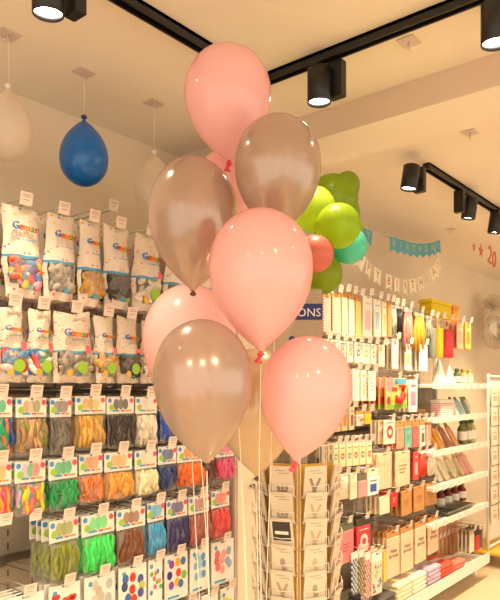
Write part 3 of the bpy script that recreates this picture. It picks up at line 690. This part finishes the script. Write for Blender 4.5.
for i, (px, nm, cc) in enumerate([(442, 'steel grey', (120, 120, 112)), (451, 'pewter', (140, 136, 124)), (460, 'taupe', (150, 136, 116))]):
    x = onV(px, 388, 1.86).x
    t = thing('foil_tray', f'{nm} shallow foil tray lying on the fifth shelf', 'tray', (x, 1.86, Z5))
    q = MB(); q.loft([[(-.07, -.06, 0), (.07, -.06, 0), (.07, .06, 0), (-.07, .06, 0)], [(-.09, -.08, .03), (.09, -.08, .03), (.09, .08, .03), (-.09, .08, .03)]], col(cc, .3), None, False, False)
    q.add([(-.07, -.06, .0), (.07, -.06, .0), (.07, .06, .0), (-.07, .06, .0)], [(0, 1, 2, 3)], col(cc, .3)); q.box(-.09, .09, -.086, -.08, .026, .032, col(cc, .3)); q.build('tray_body', t)
for i, px in enumerate([437, 441, 445, 449, 453, 456]):
    x = onV(px, 388, 2.0).x
    t = thing('skewer_bundle', f'bundle of wooden skewers, {["first","second","third","fourth","fifth","last"][i]} of six over the far base shelf', 'skewers', (x, 2.0, .166), (0, 0, 0), 'wooden skewer bundles')
    q = MB()
    for k in range(9):
        a = (k/8-.5); q.tube([(a*.07, .01*math.sin(k*2), .0), (a*.05, 0, .29)], .0042, mat('skewer_wood', (226, 176, 126), .6), 5)
    q.build('skewers', t); MB().rbox(-.04, .04, -.006, .012, .285, .35, KRAFT, .002).build('header_card', t)
    hook(x, 1.98, .355, f'hook and price tag over the {["first","second","third","fourth","fifth","last"][i]} skewer bundle')
place(469, 474, 530, 552, V, 'front clear pack of white party blowers over the base shelf', 'party pack', 'party_pack', (230, 214, 196), hdr=(200, 170, 140), hfrac=.2)
place(475, 479, 529, 550, V, 'front red and black party pack near the shelf end', 'party pack', 'party_pack', (200, 50, 46), hdr=(50, 44, 40), hfrac=.3)
place(480, 482, 526, 547, V, 'front grey and black party pack at the shelf end', 'party pack', 'party_pack', (96, 90, 80), deco='confetti')
# wheeled card stand at the far right
t = thing('wheeled_stand', 'wheeled white stand of hanging favour cards at right edge', 'display stand', (5.62, 1.86, 0))
for x in (-.22, .30):
    MB().tube([(x, 0, .11), (x, 0, 1.62)], .012, WHITE, 8).build('post', t)
for z in (1.6, .16): MB().tube([(-.22, 0, z), (.30, 0, z)], .010, WHITE, 8).build('rail', t)
MB().rbox(-.24, .32, -.2, .2, .1, .13, col((236, 190, 60)), .01).build('base', t)
for x in (-.2, .28):
    for y_ in (-.16, .16):
        w_ = MB(); w_.loft([[(x-.012+dx, y_+.045*math.cos(2*PI*j/16), .05+.045*math.sin(2*PI*j/16)) for j in range(16)] for dx in (0, .024)], BLACK, None, False); w_.tube([(x, y_, .05), (x, y_, .1)], .01, CHROME, 6); w_.build('wheel', t)
MB().rbox(-.20, .28, .01, .02, .2, 1.58, CARD, .002).build('backing_board', t)
for r in range(7):
    for c in range(2):
        px = 485+c*8; zc = 1.50-.165*r
        x = 5.62-.155+c*.2
        o = MB(); o.rbox(-.075, .075, -.008, .004, -.15, 0, col((244, 222, 196)), .002); o.rect(-.045, .045, -.11, -.07, col((206, 176, 146)), -.0086); o.rect(-.04, .04, -.05, -.04, col((190, 150, 120)), -.0086)
        tag(o.build('favour_card', None, (x, 1.835-.0, zc), (-.04, 0, 0)), f'cream favour card on the wheeled stand, {["left","right"][c]} column, {["top","second","third","fourth","fifth","sixth","bottom"][r]} row', 'card', 'favour cards on the wheeled stand')
# ---------------------------------------------------------------- track lights
def hit(px, py, Vt=None, Ut=None, z=ZC): pass
def track(name, label, p, q, z=ZC):
    t = thing('light_track', label, 'light track', p)
    d = Vector(q)-Vector(p); L = d.length; ang = math.atan2(d.y, d.x)
    M = Matrix.Rotation(ang, 4, 'Z')
    b = MB()
    for y0, y1, z0 in ((-.018, -.011, -.034), (.011, .018, -.034), (-.018, .018, -.012)): b.box(0, L, y0, y1, z0, -.0005, BLACK, M)
    b.build('rail', t)
    e = MB(); e.box(-.006, .0, -.019, .019, -.035, -.0005, BLACK, M); e.build('end_cap', t)
    return t
track('t', 'black track running along the left shelving wall', (-2.2, 1.47, ZC), (1.83, 1.47, ZC))
track('t', 'black track crossing the ceiling left to right above the balloons', (1.85, 1.49, ZC), (1.85, -3.2, ZC))
track('t', 'black track above the far right shelves beyond the beam', (3.10, 1.38, ZC), (7.6, 1.38, ZC))
lampm = mat('lamp_lens', (255, 244, 226), .4, emit=40.)
WARM = (1.0, .80, .52)
def spot(label, x, y, d, adapter=(0, .06), power=55, size=80, vis=True, z=ZC):
    """track head: adapter box on the rail, cylinder housing, lit lens; a spot lamp sits just below the lens"""
    d = Vector(d).normalized(); ax, ay = adapter
    t = thing('track_spotlight', label, 'spotlight', (x, y, z-.035), (0, 0, 0), 'track spotlights')
    A = Vector((ax, ay, 0))
    a = MB(); a.rbox(-.018+ax, .018+ax, -.028+ay, .028+ay, -.125, .0, BLACK, .003)
    if A.length > 0: a.tube([(ax, ay, -.06), (0, 0, -.065)], .009, BLACK, 8)
    a.build('driver_box', t)
    R = (-d).to_track_quat('Z', 'Y').to_matrix().to_4x4(); M = Matrix.Translation((0, 0, -.082)) @ R
    h = MB(); h.lathe([(.036, .058), (.041, .054), (.041, -.060), (.038, -.062), (.0365, -.050)], BLACK, 24, M, cap=False)
    h.lathe([(.001, .058), (.036, .058)], BLACK, 24, M, cap=False); hs = h.build('housing', t)
    l = MB(); l.lathe([(.0365, -.0485), (.025, -.052), (.001, -.0535)], lampm, 24, M, cap=False); l.build('lens', hs)
    ld = bpy.data.lights.new('spot_lamp', 'SPOT'); ld.energy = power; ld.spot_size = math.radians(size); ld.spot_blend = .7; ld.color = WARM; ld.shadow_soft_size = .032
    lo = bpy.data.objects.new('spot_lamp', ld); C.objects.link(lo); lo.parent = t
    lo.location = Vector((0, 0, -.075))+d*.068; lo.rotation_euler = d.to_track_quat('-Z', 'Y').to_euler()
PW = 44
spot('black spotlight at top left above the blue balloon', .948, 1.465, (.03, .03, -1), (.07, -.02), PW)
spot('black spotlight right of the top pink balloon', 1.835, 1.205, (.0, .0, -1), (.04, -.045), PW*.8)
spot('black spotlight cut by the right edge near the top', 1.84, .612, (.0, .0, -1), (.07, -.03), PW*.8)
spot('leftmost spotlight on the far track', 2.92, 1.385, (-.08, .12, -1), (.13, .01), PW*1.8)
spot('middle spotlight on the far track, driver box beside it', 3.64, 1.36, (.0, .15, -1), (-.10, .02), PW*2.3)
spot('rightmost spotlight on the far track, below the track end', 4.08, 1.36, (.0, .15, -1), (.0, .0), PW*2.3)
places = [(.1, 1.44, (.05, .3, -1)), (-.8, 1.44, (.2, .4, -1)), (1.82, -.5, (-.1, .3, -1)), (1.82, -1.4, (-.2, .3, -1)), (4.9, 1.36, (.0, .3, -1)), (5.9, 1.36, (.0, .3, -1)),
          (-.6, -.6, (.3, .45, -1)), (.5, -.9, (.1, .5, -1)), (-1.3, .4, (.5, .3, -1)), (.5, -2.4, (.0, .3, -1)), (3.4, -1.0, (0, .3, -1)), (5.2, -1.0, (0, .3, -1)), (-1.4, -2.2, (.2, .2, -1))]
for i, (x, y, d) in enumerate(places):  # extra heads out of view, added so balloons and ceiling catch more light
    spot('black ceiling spotlight added outside the picture for extra light', x, y, d, (.07, 0), PW*(1.0 if i < 4 else 2.0 if i < 6 else 1.5), 100 if i > 5 else 80)
# ---------------------------------------------------------------- balloons
def balloon_profile(W, Ht, n=26):
    """W radius, Ht total height; widest at 40 percent from the top; origin at the knot"""
    up = Ht*.40; lo = Ht*.60; pr = []
    for i in range(n//2):
        a = PI/2*i/(n//2); pr.append((max(.0008, W*math.sin(a)), Ht-up+up*math.cos(a)))
    for i in range(n+1):
        u = i/n; r = W*((1-u**2.15)**.92); r = max(r, W*.055); pr.append((r, lo*(1-u)))
    return pr
def balloon(label, px, top, bot, wpx, t, m, knotm, floor_to=None, tilt=(0, 0), group=None, stringm=None, cat='balloon', up=None, hang_z=None, tail=True):
    K = onT(px, bot, t); Tp = onT(px, top, t)
    W = wpx/2/F*t; Ht = (bot-top)/F*t
    RM = Matrix.Rotation(tilt[1], 3, Vector((CT, ST, 0)))
    o = thing('balloon', label, cat, K, RM.to_euler(), group)
    b = MB(); b.lathe(balloon_profile(W, Ht), m, 40, None, False); b.build('balloon_skin', o)
    KM = Matrix.Scale(.7, 4)
    k = MB(); k.lathe([(W*.075, .001), (W*.05, -.004), (W*.10, -.008), (W*.115, -.013), (W*.08, -.017), (W*.05, -.02)], knotm, 12, KM)
    if tail: k.lathe([(W*.04, -.018), (W*.10, -.034), (W*.13, -.040), (W*.11, -.041)], knotm, 10, KM @ Matrix.Rotation(.3, 4, 'X'))
    kn = k.build('knot', o)
    if floor_to:
        s = MB(); pts = []; end = floor_to-K
        for i in range(15):
            u = i/14; pts.append(Vector((0, 0, -.018))+end*u*1.0+Vector((.006*math.sin(u*9+px), .004*math.cos(u*7), 0))*math.sin(PI*u))
        R = RM.inverted()
        s.tube([R @ p for p in pts], .0005 if stringm else .0013, stringm or STR, 5); s.build('string', kn)
    return o
STR = mat('white_ribbon', (244, 232, 214), .4); NYL = mat('clear_thread', (230, 220, 205), .2, alpha=.25)
PINK = latex('pink_latex', (255, 206, 206), .17, 0, 0, .35)
PINKD = mat('pink_knot', (235, 80, 100), .35)
SIL = latex('silver_latex', (206, 186, 174), .22, .36, .5, .2, (240, 224, 212))
SILK = mat('taupe_knot', (84, 68, 58), .4)
wp = onT(247, 388, 1.72); WT = Vector((wp.x, wp.y, .05))
def wt(dx, dy): return WT+Vector((dx, dy, 0))
def aim(px, t, knot_t=None):      # a point at floor height below which the string passes pixel px at the picture's foot
    p = onT(px, 600, t); return Vector((p.x, p.y, .06))
balloon('large pink balloon at the very top of the bunch', 229, 47, 161, 87, 1.80, PINK, PINKD, aim(257, 1.74), (0, -.02))
balloon('silver pearl balloon at upper right, in front of the top pink one', 277, 116, 236, 87, 1.66, SIL, SILK, aim(257, 1.73), (0, .01))
balloon('pink balloon mostly hidden behind the two upper silver ones', 230, 148, 268, 76, 2.02, PINK, PINKD, aim(258, 1.76))
balloon('silver pearl balloon at upper left with dark knot', 193, 158, 291, 89, 1.72, SIL, SILK, aim(222, 1.72), (0, .0), tail=False)
balloon('big pink balloon in the middle front of the bunch', 261, 209, 351, 104, 1.50, PINK, PINKD, aim(257, 1.72))
balloon('pink balloon at left behind the silver ones', 190, 284, 420, 94, 1.98, PINK, PINKD, aim(219, 1.74))
balloon('big silver pearl balloon at lower left', 207, 319, 463, 99, 1.45, SIL, SILK, aim(211, 1.68), (0, -.05), tail=False)
balloon('pink balloon at lower right, lowest pink one', 296, 335, 461, 91, 1.58, PINK, PINKD, aim(262, 1.72), (0, .14), None, NYL)
balloon('champagne balloon lowest and behind, over the white pillar', 257, 348, 476, 86, 1.90, latex('champagne_latex', (226, 204, 172), .22, .14, .45, .25, (240, 215, 185)), SILK, aim(257, 1.75), tail=False)
t = thing('balloon_weight', 'small silver foil weight holding the balloon strings', 'balloon weight', (WT.x, WT.y, 0))
q = MB(); q.lathe([(.05, 0), (.055, .02), (.04, .05), (.012, .07), (.03, .1)], mat('foil', (200, 190, 180), .2, metal=.9), 18); q.build('foil_weight', t)
# single balloons hanging from ceiling clips
CLIPM = mat('clip_plastic', (214, 196, 190), .3)
def clip(label, px, py, t):
    p = onT(px, py, t); p.z = ZC
    o = thing('ceiling_clip', label, 'ceiling clip', p)
    q = MB(); q.rbox(-.035, .035, -.03, .03, -.004, -.0005, CLIPM, .001); q.tube([(0, 0, -.004), (0, 0, -.03)], .003, CLIPM, 6); q.add([(-.012, 0, -.02), (.012, 0, -.02), (.016, 0, -.03), (-.016, 0, -.03)], [(0, 1, 2, 3)], CLIPM); q.build('clip_body', o)
    return p
def tc(py): return (ZC-EYE)*F/(HOR-py)
def hung(label, px, clip_y, top, bot, w, m, km, cl):
    """balloon hanging knot-up on a thread from its ceiling clip"""
    t = tc(clip_y); p = clip(cl, px, clip_y, t)
    K = onT(px, top, t); W = w/2/F*t; Ht = (bot-top)/F*t
    o = thing('balloon', label, 'balloon', K)
    b = MB(); b.lathe([(r, -z) for r, z in balloon_profile(W, Ht)], m, 36, None, False); b.build('balloon_skin', o)
    k = MB(); k.lathe([(W*.05, 0), (W*.05, .003), (W*.12, .007), (W*.13, .013), (W*.06, .018)], km, 10); k.build('knot', o)
    s = MB(); s.tube([(0, 0, .016), (.002, 0, (p.z-K.z)*.5), (0, 0, p.z-K.z-.032)], .001, STR, 5); s.build('string', o)
BLUEL = latex('blue_latex', (8, 120, 215), .35, 0, 0, .25)
WHL = latex('white_latex', (250, 240, 228), .3, .3, 0, .5, (255, 248, 240))
hung('small blue balloon hanging from the ceiling at left', 84, 72, 120, 186, 48, BLUEL, mat('blue_knot', (10, 50, 110), .4), 'ceiling clip above the blue balloon')
hung('white balloon hanging at the left edge', 8, 34, 89, 161, 47, WHL, STR, 'ceiling clip at far left above the white balloon')
hung('white balloon hanging behind the upper left silver balloon', 154, 103, 155, 215, 40, WHL, STR, 'ceiling clip above the half hidden white balloon')
clip('empty ceiling clip near the right-hand track', 409, 41, tc(41))
clip('empty ceiling clip between beam and far track', 470, 132, tc(132))
clip('empty ceiling clip over the far shelves', 451, 229, tc(229))
# ---------------------------------------------------------------- greeting card stand with sign and green balloon cluster
TC = 2.30; cc = onT(297, 388, TC); cx, cy = cc.x, cc.y
view = math.atan2(-cy, -cx)                     # direction from the stand to the camera
R8 = .126
sp = thing('card_spinner', 'wire spinner rack full of small greeting cards beside the white pillar', 'card rack', (cx, cy, 0), (0, 0, 0))
WIRE = mat('white_wire', (240, 226, 206), .3)
q = MB(); q.tube([(0, 0, .03), (0, 0, 1.32)], .014, WIRE, 10); q.build('pole', sp)
q = MB(); q.lathe([(.2, 0), (.2, .012), (.03, .03), (.016, .05)], WIRE, 28); q.build('base', sp)
rowsz = [1.19-.089*i for i in range(12)]
angs = [view+math.radians(a) for a in (-20+0, 25, -65, 70, 115, 160, 205, 250)]
names = {0: 'front', 1: 'left', 2: 'right edge', 3: 'far left edge'}
CW = .083
pic = [(182, 158, 132), (150, 130, 110), (196, 172, 140), (168, 150, 132)]; PINKI = col((170, 145, 120))
for ai, a in enumerate(angs):
    M = Matrix.Rotation(a+PI/2, 4, 'Z')
    fr = MB()
    for z in rowsz:
        zz = z-.03
        for x in (-CW/2-.004, CW/2+.004):
            fr.tube([(x, -R8-.0, zz-.035), (x, -R8-.03, zz-.02), (x, -R8-.03, zz+.012)], .0016, WIRE, 4, M)
        for dz in (-.018, .012): fr.tube([(-CW/2-.004, -R8-.031, zz+dz), (0, -R8-.034, zz+dz-.004), (CW/2+.004, -R8-.031, zz+dz)], .0014, WIRE, 4, M)
    for x in (-CW/2-.004, CW/2+.004): fr.tube([(x, -R8+.002, .1), (x, -R8+.002, 1.30)], .0018, WIRE, 5, M)
    fr.box(-.051, .051, -R8+.006, -R8+.009, .1, 1.24, mat('gold_card_back', (214, 166, 60), .4), M) if ai in (0, 1, 2, 3) else None
    fr.build('wire_column', sp)
for z in (1.30, .1):
    q = MB(); q.tube([(.125*math.cos(2*PI*i/24), .125*math.sin(2*PI*i/24), z) for i in range(25)], .0025, WIRE, 5)
    for i in range(4): q.tube([(0, 0, z), (.125*math.cos(PI*i/2), .125*math.sin(PI*i/2), z)], .002, WIRE, 4)
    q.build('ring', sp)
ordn = ['top', 'second', 'third', 'fourth', 'fifth', 'sixth', 'seventh', 'eighth', 'ninth', 'tenth', 'eleventh', 'lowest']
rng = random.Random(4)
for ai in range(4):
    a = angs[ai]
    for r, z in enumerate(rowsz):
        dark = ai == 0 and r == 2
        o = MB(); w, h = CW*.98, .112
        o.rbox(-w/2, w/2, -.0012, .0012, 0, h, col((222, 206, 182), .5), .0005)
        o.rbox(-w/2+.001, w/2-.001, .003, .006, 0, h-.004, col((200, 182, 156), .5), .0005)
        y = -.0018
        if dark:
            o.rect(-w*.4, w*.4, h*.3, h*.9, col((60, 50, 46)), y); o.rect(-w*.3, w*.3, h*.5, h*.6, CARD, y-.0004)
        else:
            o.rect(-w*.3, w*.2, h*.85, h*.87, PINKI, y); o.rect(-w*.12, w*.34, h*.77, h*.79, PINKI, y)
            pc = col(pic[rng.randrange(4)]); k = rng.randrange(3)
            if k == 0:
                o.add([(-w*.28, y, h*.62), (-w*.16, y, h*.64), (0, y, h*.36), (w*.18, y, h*.64), (w*.28, y, h*.60), (w*.05, y, h*.2), (-w*.05, y, h*.2)], [(0, 1, 2, 6), (2, 3, 4, 5), (2, 5, 6)], pc); o.disc(0, h*.2, w*.1, pc, y-.0003)
            elif k == 1:
                for j in range(3): o.disc((j-1)*w*.18, h*.32, w*.08, pc, y, 9, 1, 1.4)
                o.rect(-w*.22, w*.22, h*.2, h*.25, pc, y-.0003)
            else:
                o.disc(0, h*.45, w*.12, pc, y, 9, 1, 1.6); o.rect(-w*.03, w*.03, h*.18, h*.45, pc, y-.0003); o.disc(w*.08, h*.25, w*.1, pc, y-.0005, 9, 1.3, .7)
        p = Vector((cx, cy, z-.065))+Vector((math.cos(a), math.sin(a), 0))*(R8+.009)
        ob = o.build('greeting_card', None, p, None)
        ob.rotation_euler = Euler((.17, rng.uniform(-.03, .03), a+PI/2))
        tag(ob, f'{"dark pictured" if dark else "cream"} greeting card in the {names[ai]} column of the spinner, {ordn[r]} pocket', 'greeting card', 'greeting cards in the spinner')
# sign on the spinner pole
sx = onT(292, 388, 2.28)
sg = thing('header_sign', 'grey header sign with blue band reading BALLOONS above the card stand', 'sign', (sx.x, sx.y, 0), (0, 0, TH-PI/2))
zs0, zs1 = onT(292, 352, 2.28).z, onT(292, 289, 2.28).z
k = 2.28/F
q = MB(); q.rbox(-31*k, 30*k, -.006, .006, zs0, zs1, mat('grey_board', (176, 160, 138), .7, noise=.12, nscale=200), .002); q.build('sign_board', sg)
q = MB(); zb0, zb1 = onT(292, 320, 2.28).z, onT(292, 304, 2.28).z; q.box(-31*k, 30*k, -.0075, -.0062, zb0, zb1, mat('sign_blue', (30, 40, 110), .4)); q.build('blue_band', sg)
q = MB(); q.text('BALLOONS', .042, CARD, -1*k, (zb0+zb1)/2-.004, -.0085); q.build('sign_lettering', sg)
q = MB(); q.disc(0, zs0+.045, .012, mat('sign_blue', (30, 40, 110)), -.0066, 14); q.build('round_mark', sg)
q = MB(); q.tube([(0, .012, 1.2), (0, .012, zs1-.02)], .006, WIRE, 8); q.build('support_rod', sg)
# cluster of small balloons over the sign
GRL = latex('lime_latex', (176, 200, 40), .42, 0, 0, .65); GRL2 = latex('light_lime_latex', (184, 205, 70), .42, 0, 0, .65)
COR = latex('coral_latex', (224, 124, 110), .4, 0, 0, .35); TEAL = latex('teal_latex', (90, 220, 190), .3, 0, 0, .35)
def cb(label, px, py, wpx, t, m, axis, ratio=1.18):
    """round small balloon of the cluster; axis = direction of its knot"""
    c = onT(px, py, t); W = wpx*1.07/2/F*t; Ht = 2*W*ratio
    A = Vector(axis).normalized()
    o = thing('balloon', label, 'balloon', c-A*0, (0, 0, 0), 'small balloons of the green cluster')
    Q = (-A).to_track_quat('Z', 'Y').to_matrix().to_4x4(); M = Q @ Matrix.Translation((0, 0, -Ht*.58))
    b = MB(); b.lathe(balloon_profile(W, Ht), m, 32, M, False); b.build('balloon_skin', o)
    k2 = MB(); k2.lathe([(W*.05, .001), (W*.1, -.006), (W*.12, -.012), (W*.05, -.016)], m, 10, M); k2.build('knot', o)
rt = Vector((ST, -CT, 0)); fw = Vector((CT, ST, 0)); upv = Vector((0, 0, 1))
cb('lime balloon at the top of the cluster, partly behind the silver one', 333, 199, 46, 2.48, GRL, (-.1, .6, -1))
cb('pale lime balloon at upper left of the cluster', 313, 209, 42, 2.30, GRL2, fw*.9+upv*-.3)
cb('small lime balloon with its nozzle pointing up right', 346, 188, 25, 2.55, GRL2, rt*-.3-upv, 1.5)
cb('big lime balloon in the middle of the cluster', 338, 226, 42, 2.22, GRL, fw-rt*.1)
cb('lime balloon peeking out right behind the middle one', 347, 230, 30, 2.45, GRL2, fw)
cb('coral balloon at left of the cluster', 315, 254, 35, 2.18, COR, fw+rt*-.3)
cb('teal balloon at right of the cluster', 349, 246, 34, 2.36, TEAL, fw-rt*.4)
cb('lowest lime balloon of the cluster above the sign', 322, 274, 38, 2.36, GRL, fw)
cb('pale lime balloon at far right behind the teal one', 343, 214, 32, 2.6, GRL2, fw)
q = onT(330, 190, 2.42)
o = MB()
base = onT(300, 300, 2.42)
o.tube([(cx, cy, 1.33), (base.x, base.y, base.z-.12), tuple(onT(322, 245, 2.42)), tuple(onT(334, 205, 2.42))], .004, WIRE, 6)
tag(o.build('cluster_rod'), 'thin rod holding the green balloon cluster behind the sign', 'rod')
# ---------------------------------------------------------------- buntings
def bunting(name, label, flags, string_pts, fm, lm, size, V, shape_h, shape_w, parent_group=None):
    p0 = Vector(string_pts[0]); t = thing(name, label, 'bunting', p0)
    s = MB(); s.tube([tuple(Vector(p)-p0) for p in string_pts], .0015, STR, 5); s.build('string', t)
    for (P, ch, w, h, rz) in flags:
        P = Vector(P)-p0
        f = MB(); th = .0015
        out = [(-w/2, 0), (-w/2, -h), (0, -h*.78), (w/2, -h), (w/2, 0)]
        vs = [(x, -th/2, z) for x, z in out]+[(x, th/2, z) for x, z in out]
        f.add(vs, [(0, 1, 2), (0, 2, 4), (2, 3, 4), (5, 7, 6), (5, 9, 7), (7, 9, 8), (0, 5, 6, 1), (1, 6, 7, 2), (2, 7, 8, 3), (3, 8, 9, 4), (4, 9, 5, 0)], fm)
        if ch.strip(): f.text(ch, size, lm, 0, -h*.40, -th/2-.0008)
        f.build('flag', t, P, (0, rz, random.uniform(-.25, .25)))
BLF = mat('blue_flag', (84, 164, 180), .6); CRF = mat('cream_flag', (250, 236, 206), .5); GLD = mat('gold_letter', (222, 190, 90), .35, metal=.3); ORL = mat('orange_letter', (200, 100, 24), .5)
Vb = 1.9
prof = [(2.97, ZC-.001), (2.98, 2.60), (3.15, 2.53), (3.31, 2.475), (3.48, 2.453), (3.72, 2.473), (3.9, 2.478), (4.08, 2.49), (4.3, 2.53), (4.5, 2.59), (4.62, ZC-.001)]
def zprof(x):
    for (a, za), (b_, zb_) in zip(prof, prof[1:]):
        if a <= x <= b_: return za+(zb_-za)*(x-a)/(b_-a)
    return prof[-1][1]
fl = []
for i, ch in enumerate('HAPPY'):
    x = 3.08+i*.088; fl.append(((x, Vb, zprof(x)), ch, .08, .095, .25 if i < 3 else .1))
for i, ch in enumerate('BIRTHDAY'):
    x = 3.765+i*.098; fl.append(((x, Vb, zprof(x)), ch, .09, .10, -.02-.05*max(0, i-3)))
bunting('bunting', 'blue HAPPY BIRTHDAY bunting with gold letters, the upper of two', fl, [(x, Vb, z) for x, z in prof], BLF, GLD, .062, Vb, .09, .09)
Vc = 2.0
L = [(348, 238, 'H'), (355, 247, 'A'), (362, 256, 'P'), (369, 264, 'P'), (378, 271, 'Y'), (389, 277, 'B'), (397, 280, 'I'), (405, 282, 'R'), (412, 281, 'T'), (420, 279, 'H'), (426, 275, 'D'), (432, 269, 'A'), (437, 262, 'Y')]
fl = []; pts = []
for i, (px, py, ch) in enumerate(L):
    p = onV(px, py-2, Vc); rz = math.atan2(*(lambda d: (-(d.z), d.x))(onV(L[min(i+1, 12)][0], L[min(i+1, 12)][1], Vc)-onV(L[max(i-1, 0)][0], L[max(i-1, 0)][1], Vc)))
    fl.append((p, ch, .088, .105, rz)); pts.append(tuple(p))
pts = [tuple(Vector((onV(341, 226, Vc).x, Vc, ZC-.001)))]+pts+[tuple(Vector((onV(442, 250, Vc).x, Vc, ZC-.001)))]
bunting('bunting', 'cream HAPPY BIRTHDAY bunting with orange letters, the lower of two', fl, pts, CRF, ORL, .078, Vc, .1, .1)
# number garland
GR = mat('coral_glitter', (224, 110, 90), .35, metal=.2)
Vg = 1.75
p0 = onV(474, 243, Vg)
t = thing('number_garland', 'coral star and number 20 garland hanging at upper right', 'garland', p0)
s = MB(); s.tube([tuple(onV(a, b_, Vg)-p0) for a, b_ in ((468, 226), (468, 236), (475, 244), (481, 248), (490, 252), (500, 257), (512, 262))], .0012, STR, 4); s.build('string', t)
def star(px, py, r):
    c = onV(px, py, Vg)-p0; q = MB(); v = []
    for th in (-.002, .002):
        for i in range(10):
            rr = r if i % 2 == 0 else r*.42; v.append((c.x+rr*math.sin(2*PI*i/10), th, c.z+rr*math.cos(2*PI*i/10)))
        v.append((c.x, th, c.z))
    f = [(i, (i+1) % 10, 10) for i in range(10)]+[(11+(i+1) % 10, 11+i, 21) for i in range(10)]+[(i, 11+i, 11+(i+1) % 10, (i+1) % 10) for i in range(10)]
    q.add(v, f, GR); q.build('star', t)
star(474, 247, .035); star(481, 251, .055)
c = onV(492, 258, Vg)-p0; q = MB(); q.text('20', .20, GR, c.x, c.z, 0, depth=.003, rot=.2); q.text('20', .20, GR, c.x+.006, c.z, 0.001, depth=.003, rot=.2); q.build('number', t)
# clear foil number balloon on the wall at right
p = onV(495, 322, 2.12)
t = thing('balloon', 'clear silver foil number balloon hanging on the wall at right edge', 'balloon', p)
FO = mat('silver_foil', (225, 215, 196), .12, metal=.6, alpha=.42)
q = MB(); n = 28; W, H2 = .13, .20; rr = []
for i in range(n+1):
    a = 2*PI*i/n
    rr.append((W*math.copysign(abs(math.cos(a))**.7, math.cos(a)), 0, H2*math.copysign(abs(math.sin(a))**.7, math.sin(a))))
q.tube(rr, [.075+.006*math.sin(i*2.7) for i in range(n+1)], FO, 12)
q.build('inflated_ring', t)
q = MB(); q.tube([(-.1, 0, 0), (0, -.01, .0), (.1, 0, 0)], [.06, .066, .06], FO, 12); q.build('crossing', t)
q = MB(); q.tube([(0, 0, H2+.07), (0, .0, ZC-p.z-.002)], .001, STR, 4); q.build('string', t)
# dark knob on the pillar
p = onV(251, 486, 1.795)
o = MB(); o.lathe([(.004, 0), (.004, .012), (.011, .014), (.012, .022), (.003, .026)], BLACK, 14, Matrix.Rotation(PI/2, 4, 'X'))
tag(o.build('black_peg', None, (p.x, 1.799, p.z)), 'small black knob fixed to the white pillar', 'knob')
# ---------------------------------------------------------------- world, camera, view
w = bpy.data.worlds.new('shop_surroundings'); bpy.context.scene.world = w; w.use_nodes = True
bg = w.node_tree.nodes['Background']; bg.inputs['Color'].default_value = (1.0, .88, .70, 1); bg.inputs['Strength'].default_value = 1.7
cam = bpy.data.cameras.new('camera'); co = bpy.data.objects.new('camera', cam); C.objects.link(co)
co.location = (0, 0, EYE); co.rotation_euler = (PI/2, 0, TH-PI/2)
cam.sensor_width = 36; cam.lens = F/600*36; cam.shift_y = (HOR-300)/600; cam.clip_start = .02
sc = bpy.context.scene; sc.camera = co
sc.view_settings.view_transform = 'Standard'; sc.view_settings.look = 'None'; sc.view_settings.gamma = 1; sc.view_settings.exposure = 0.08
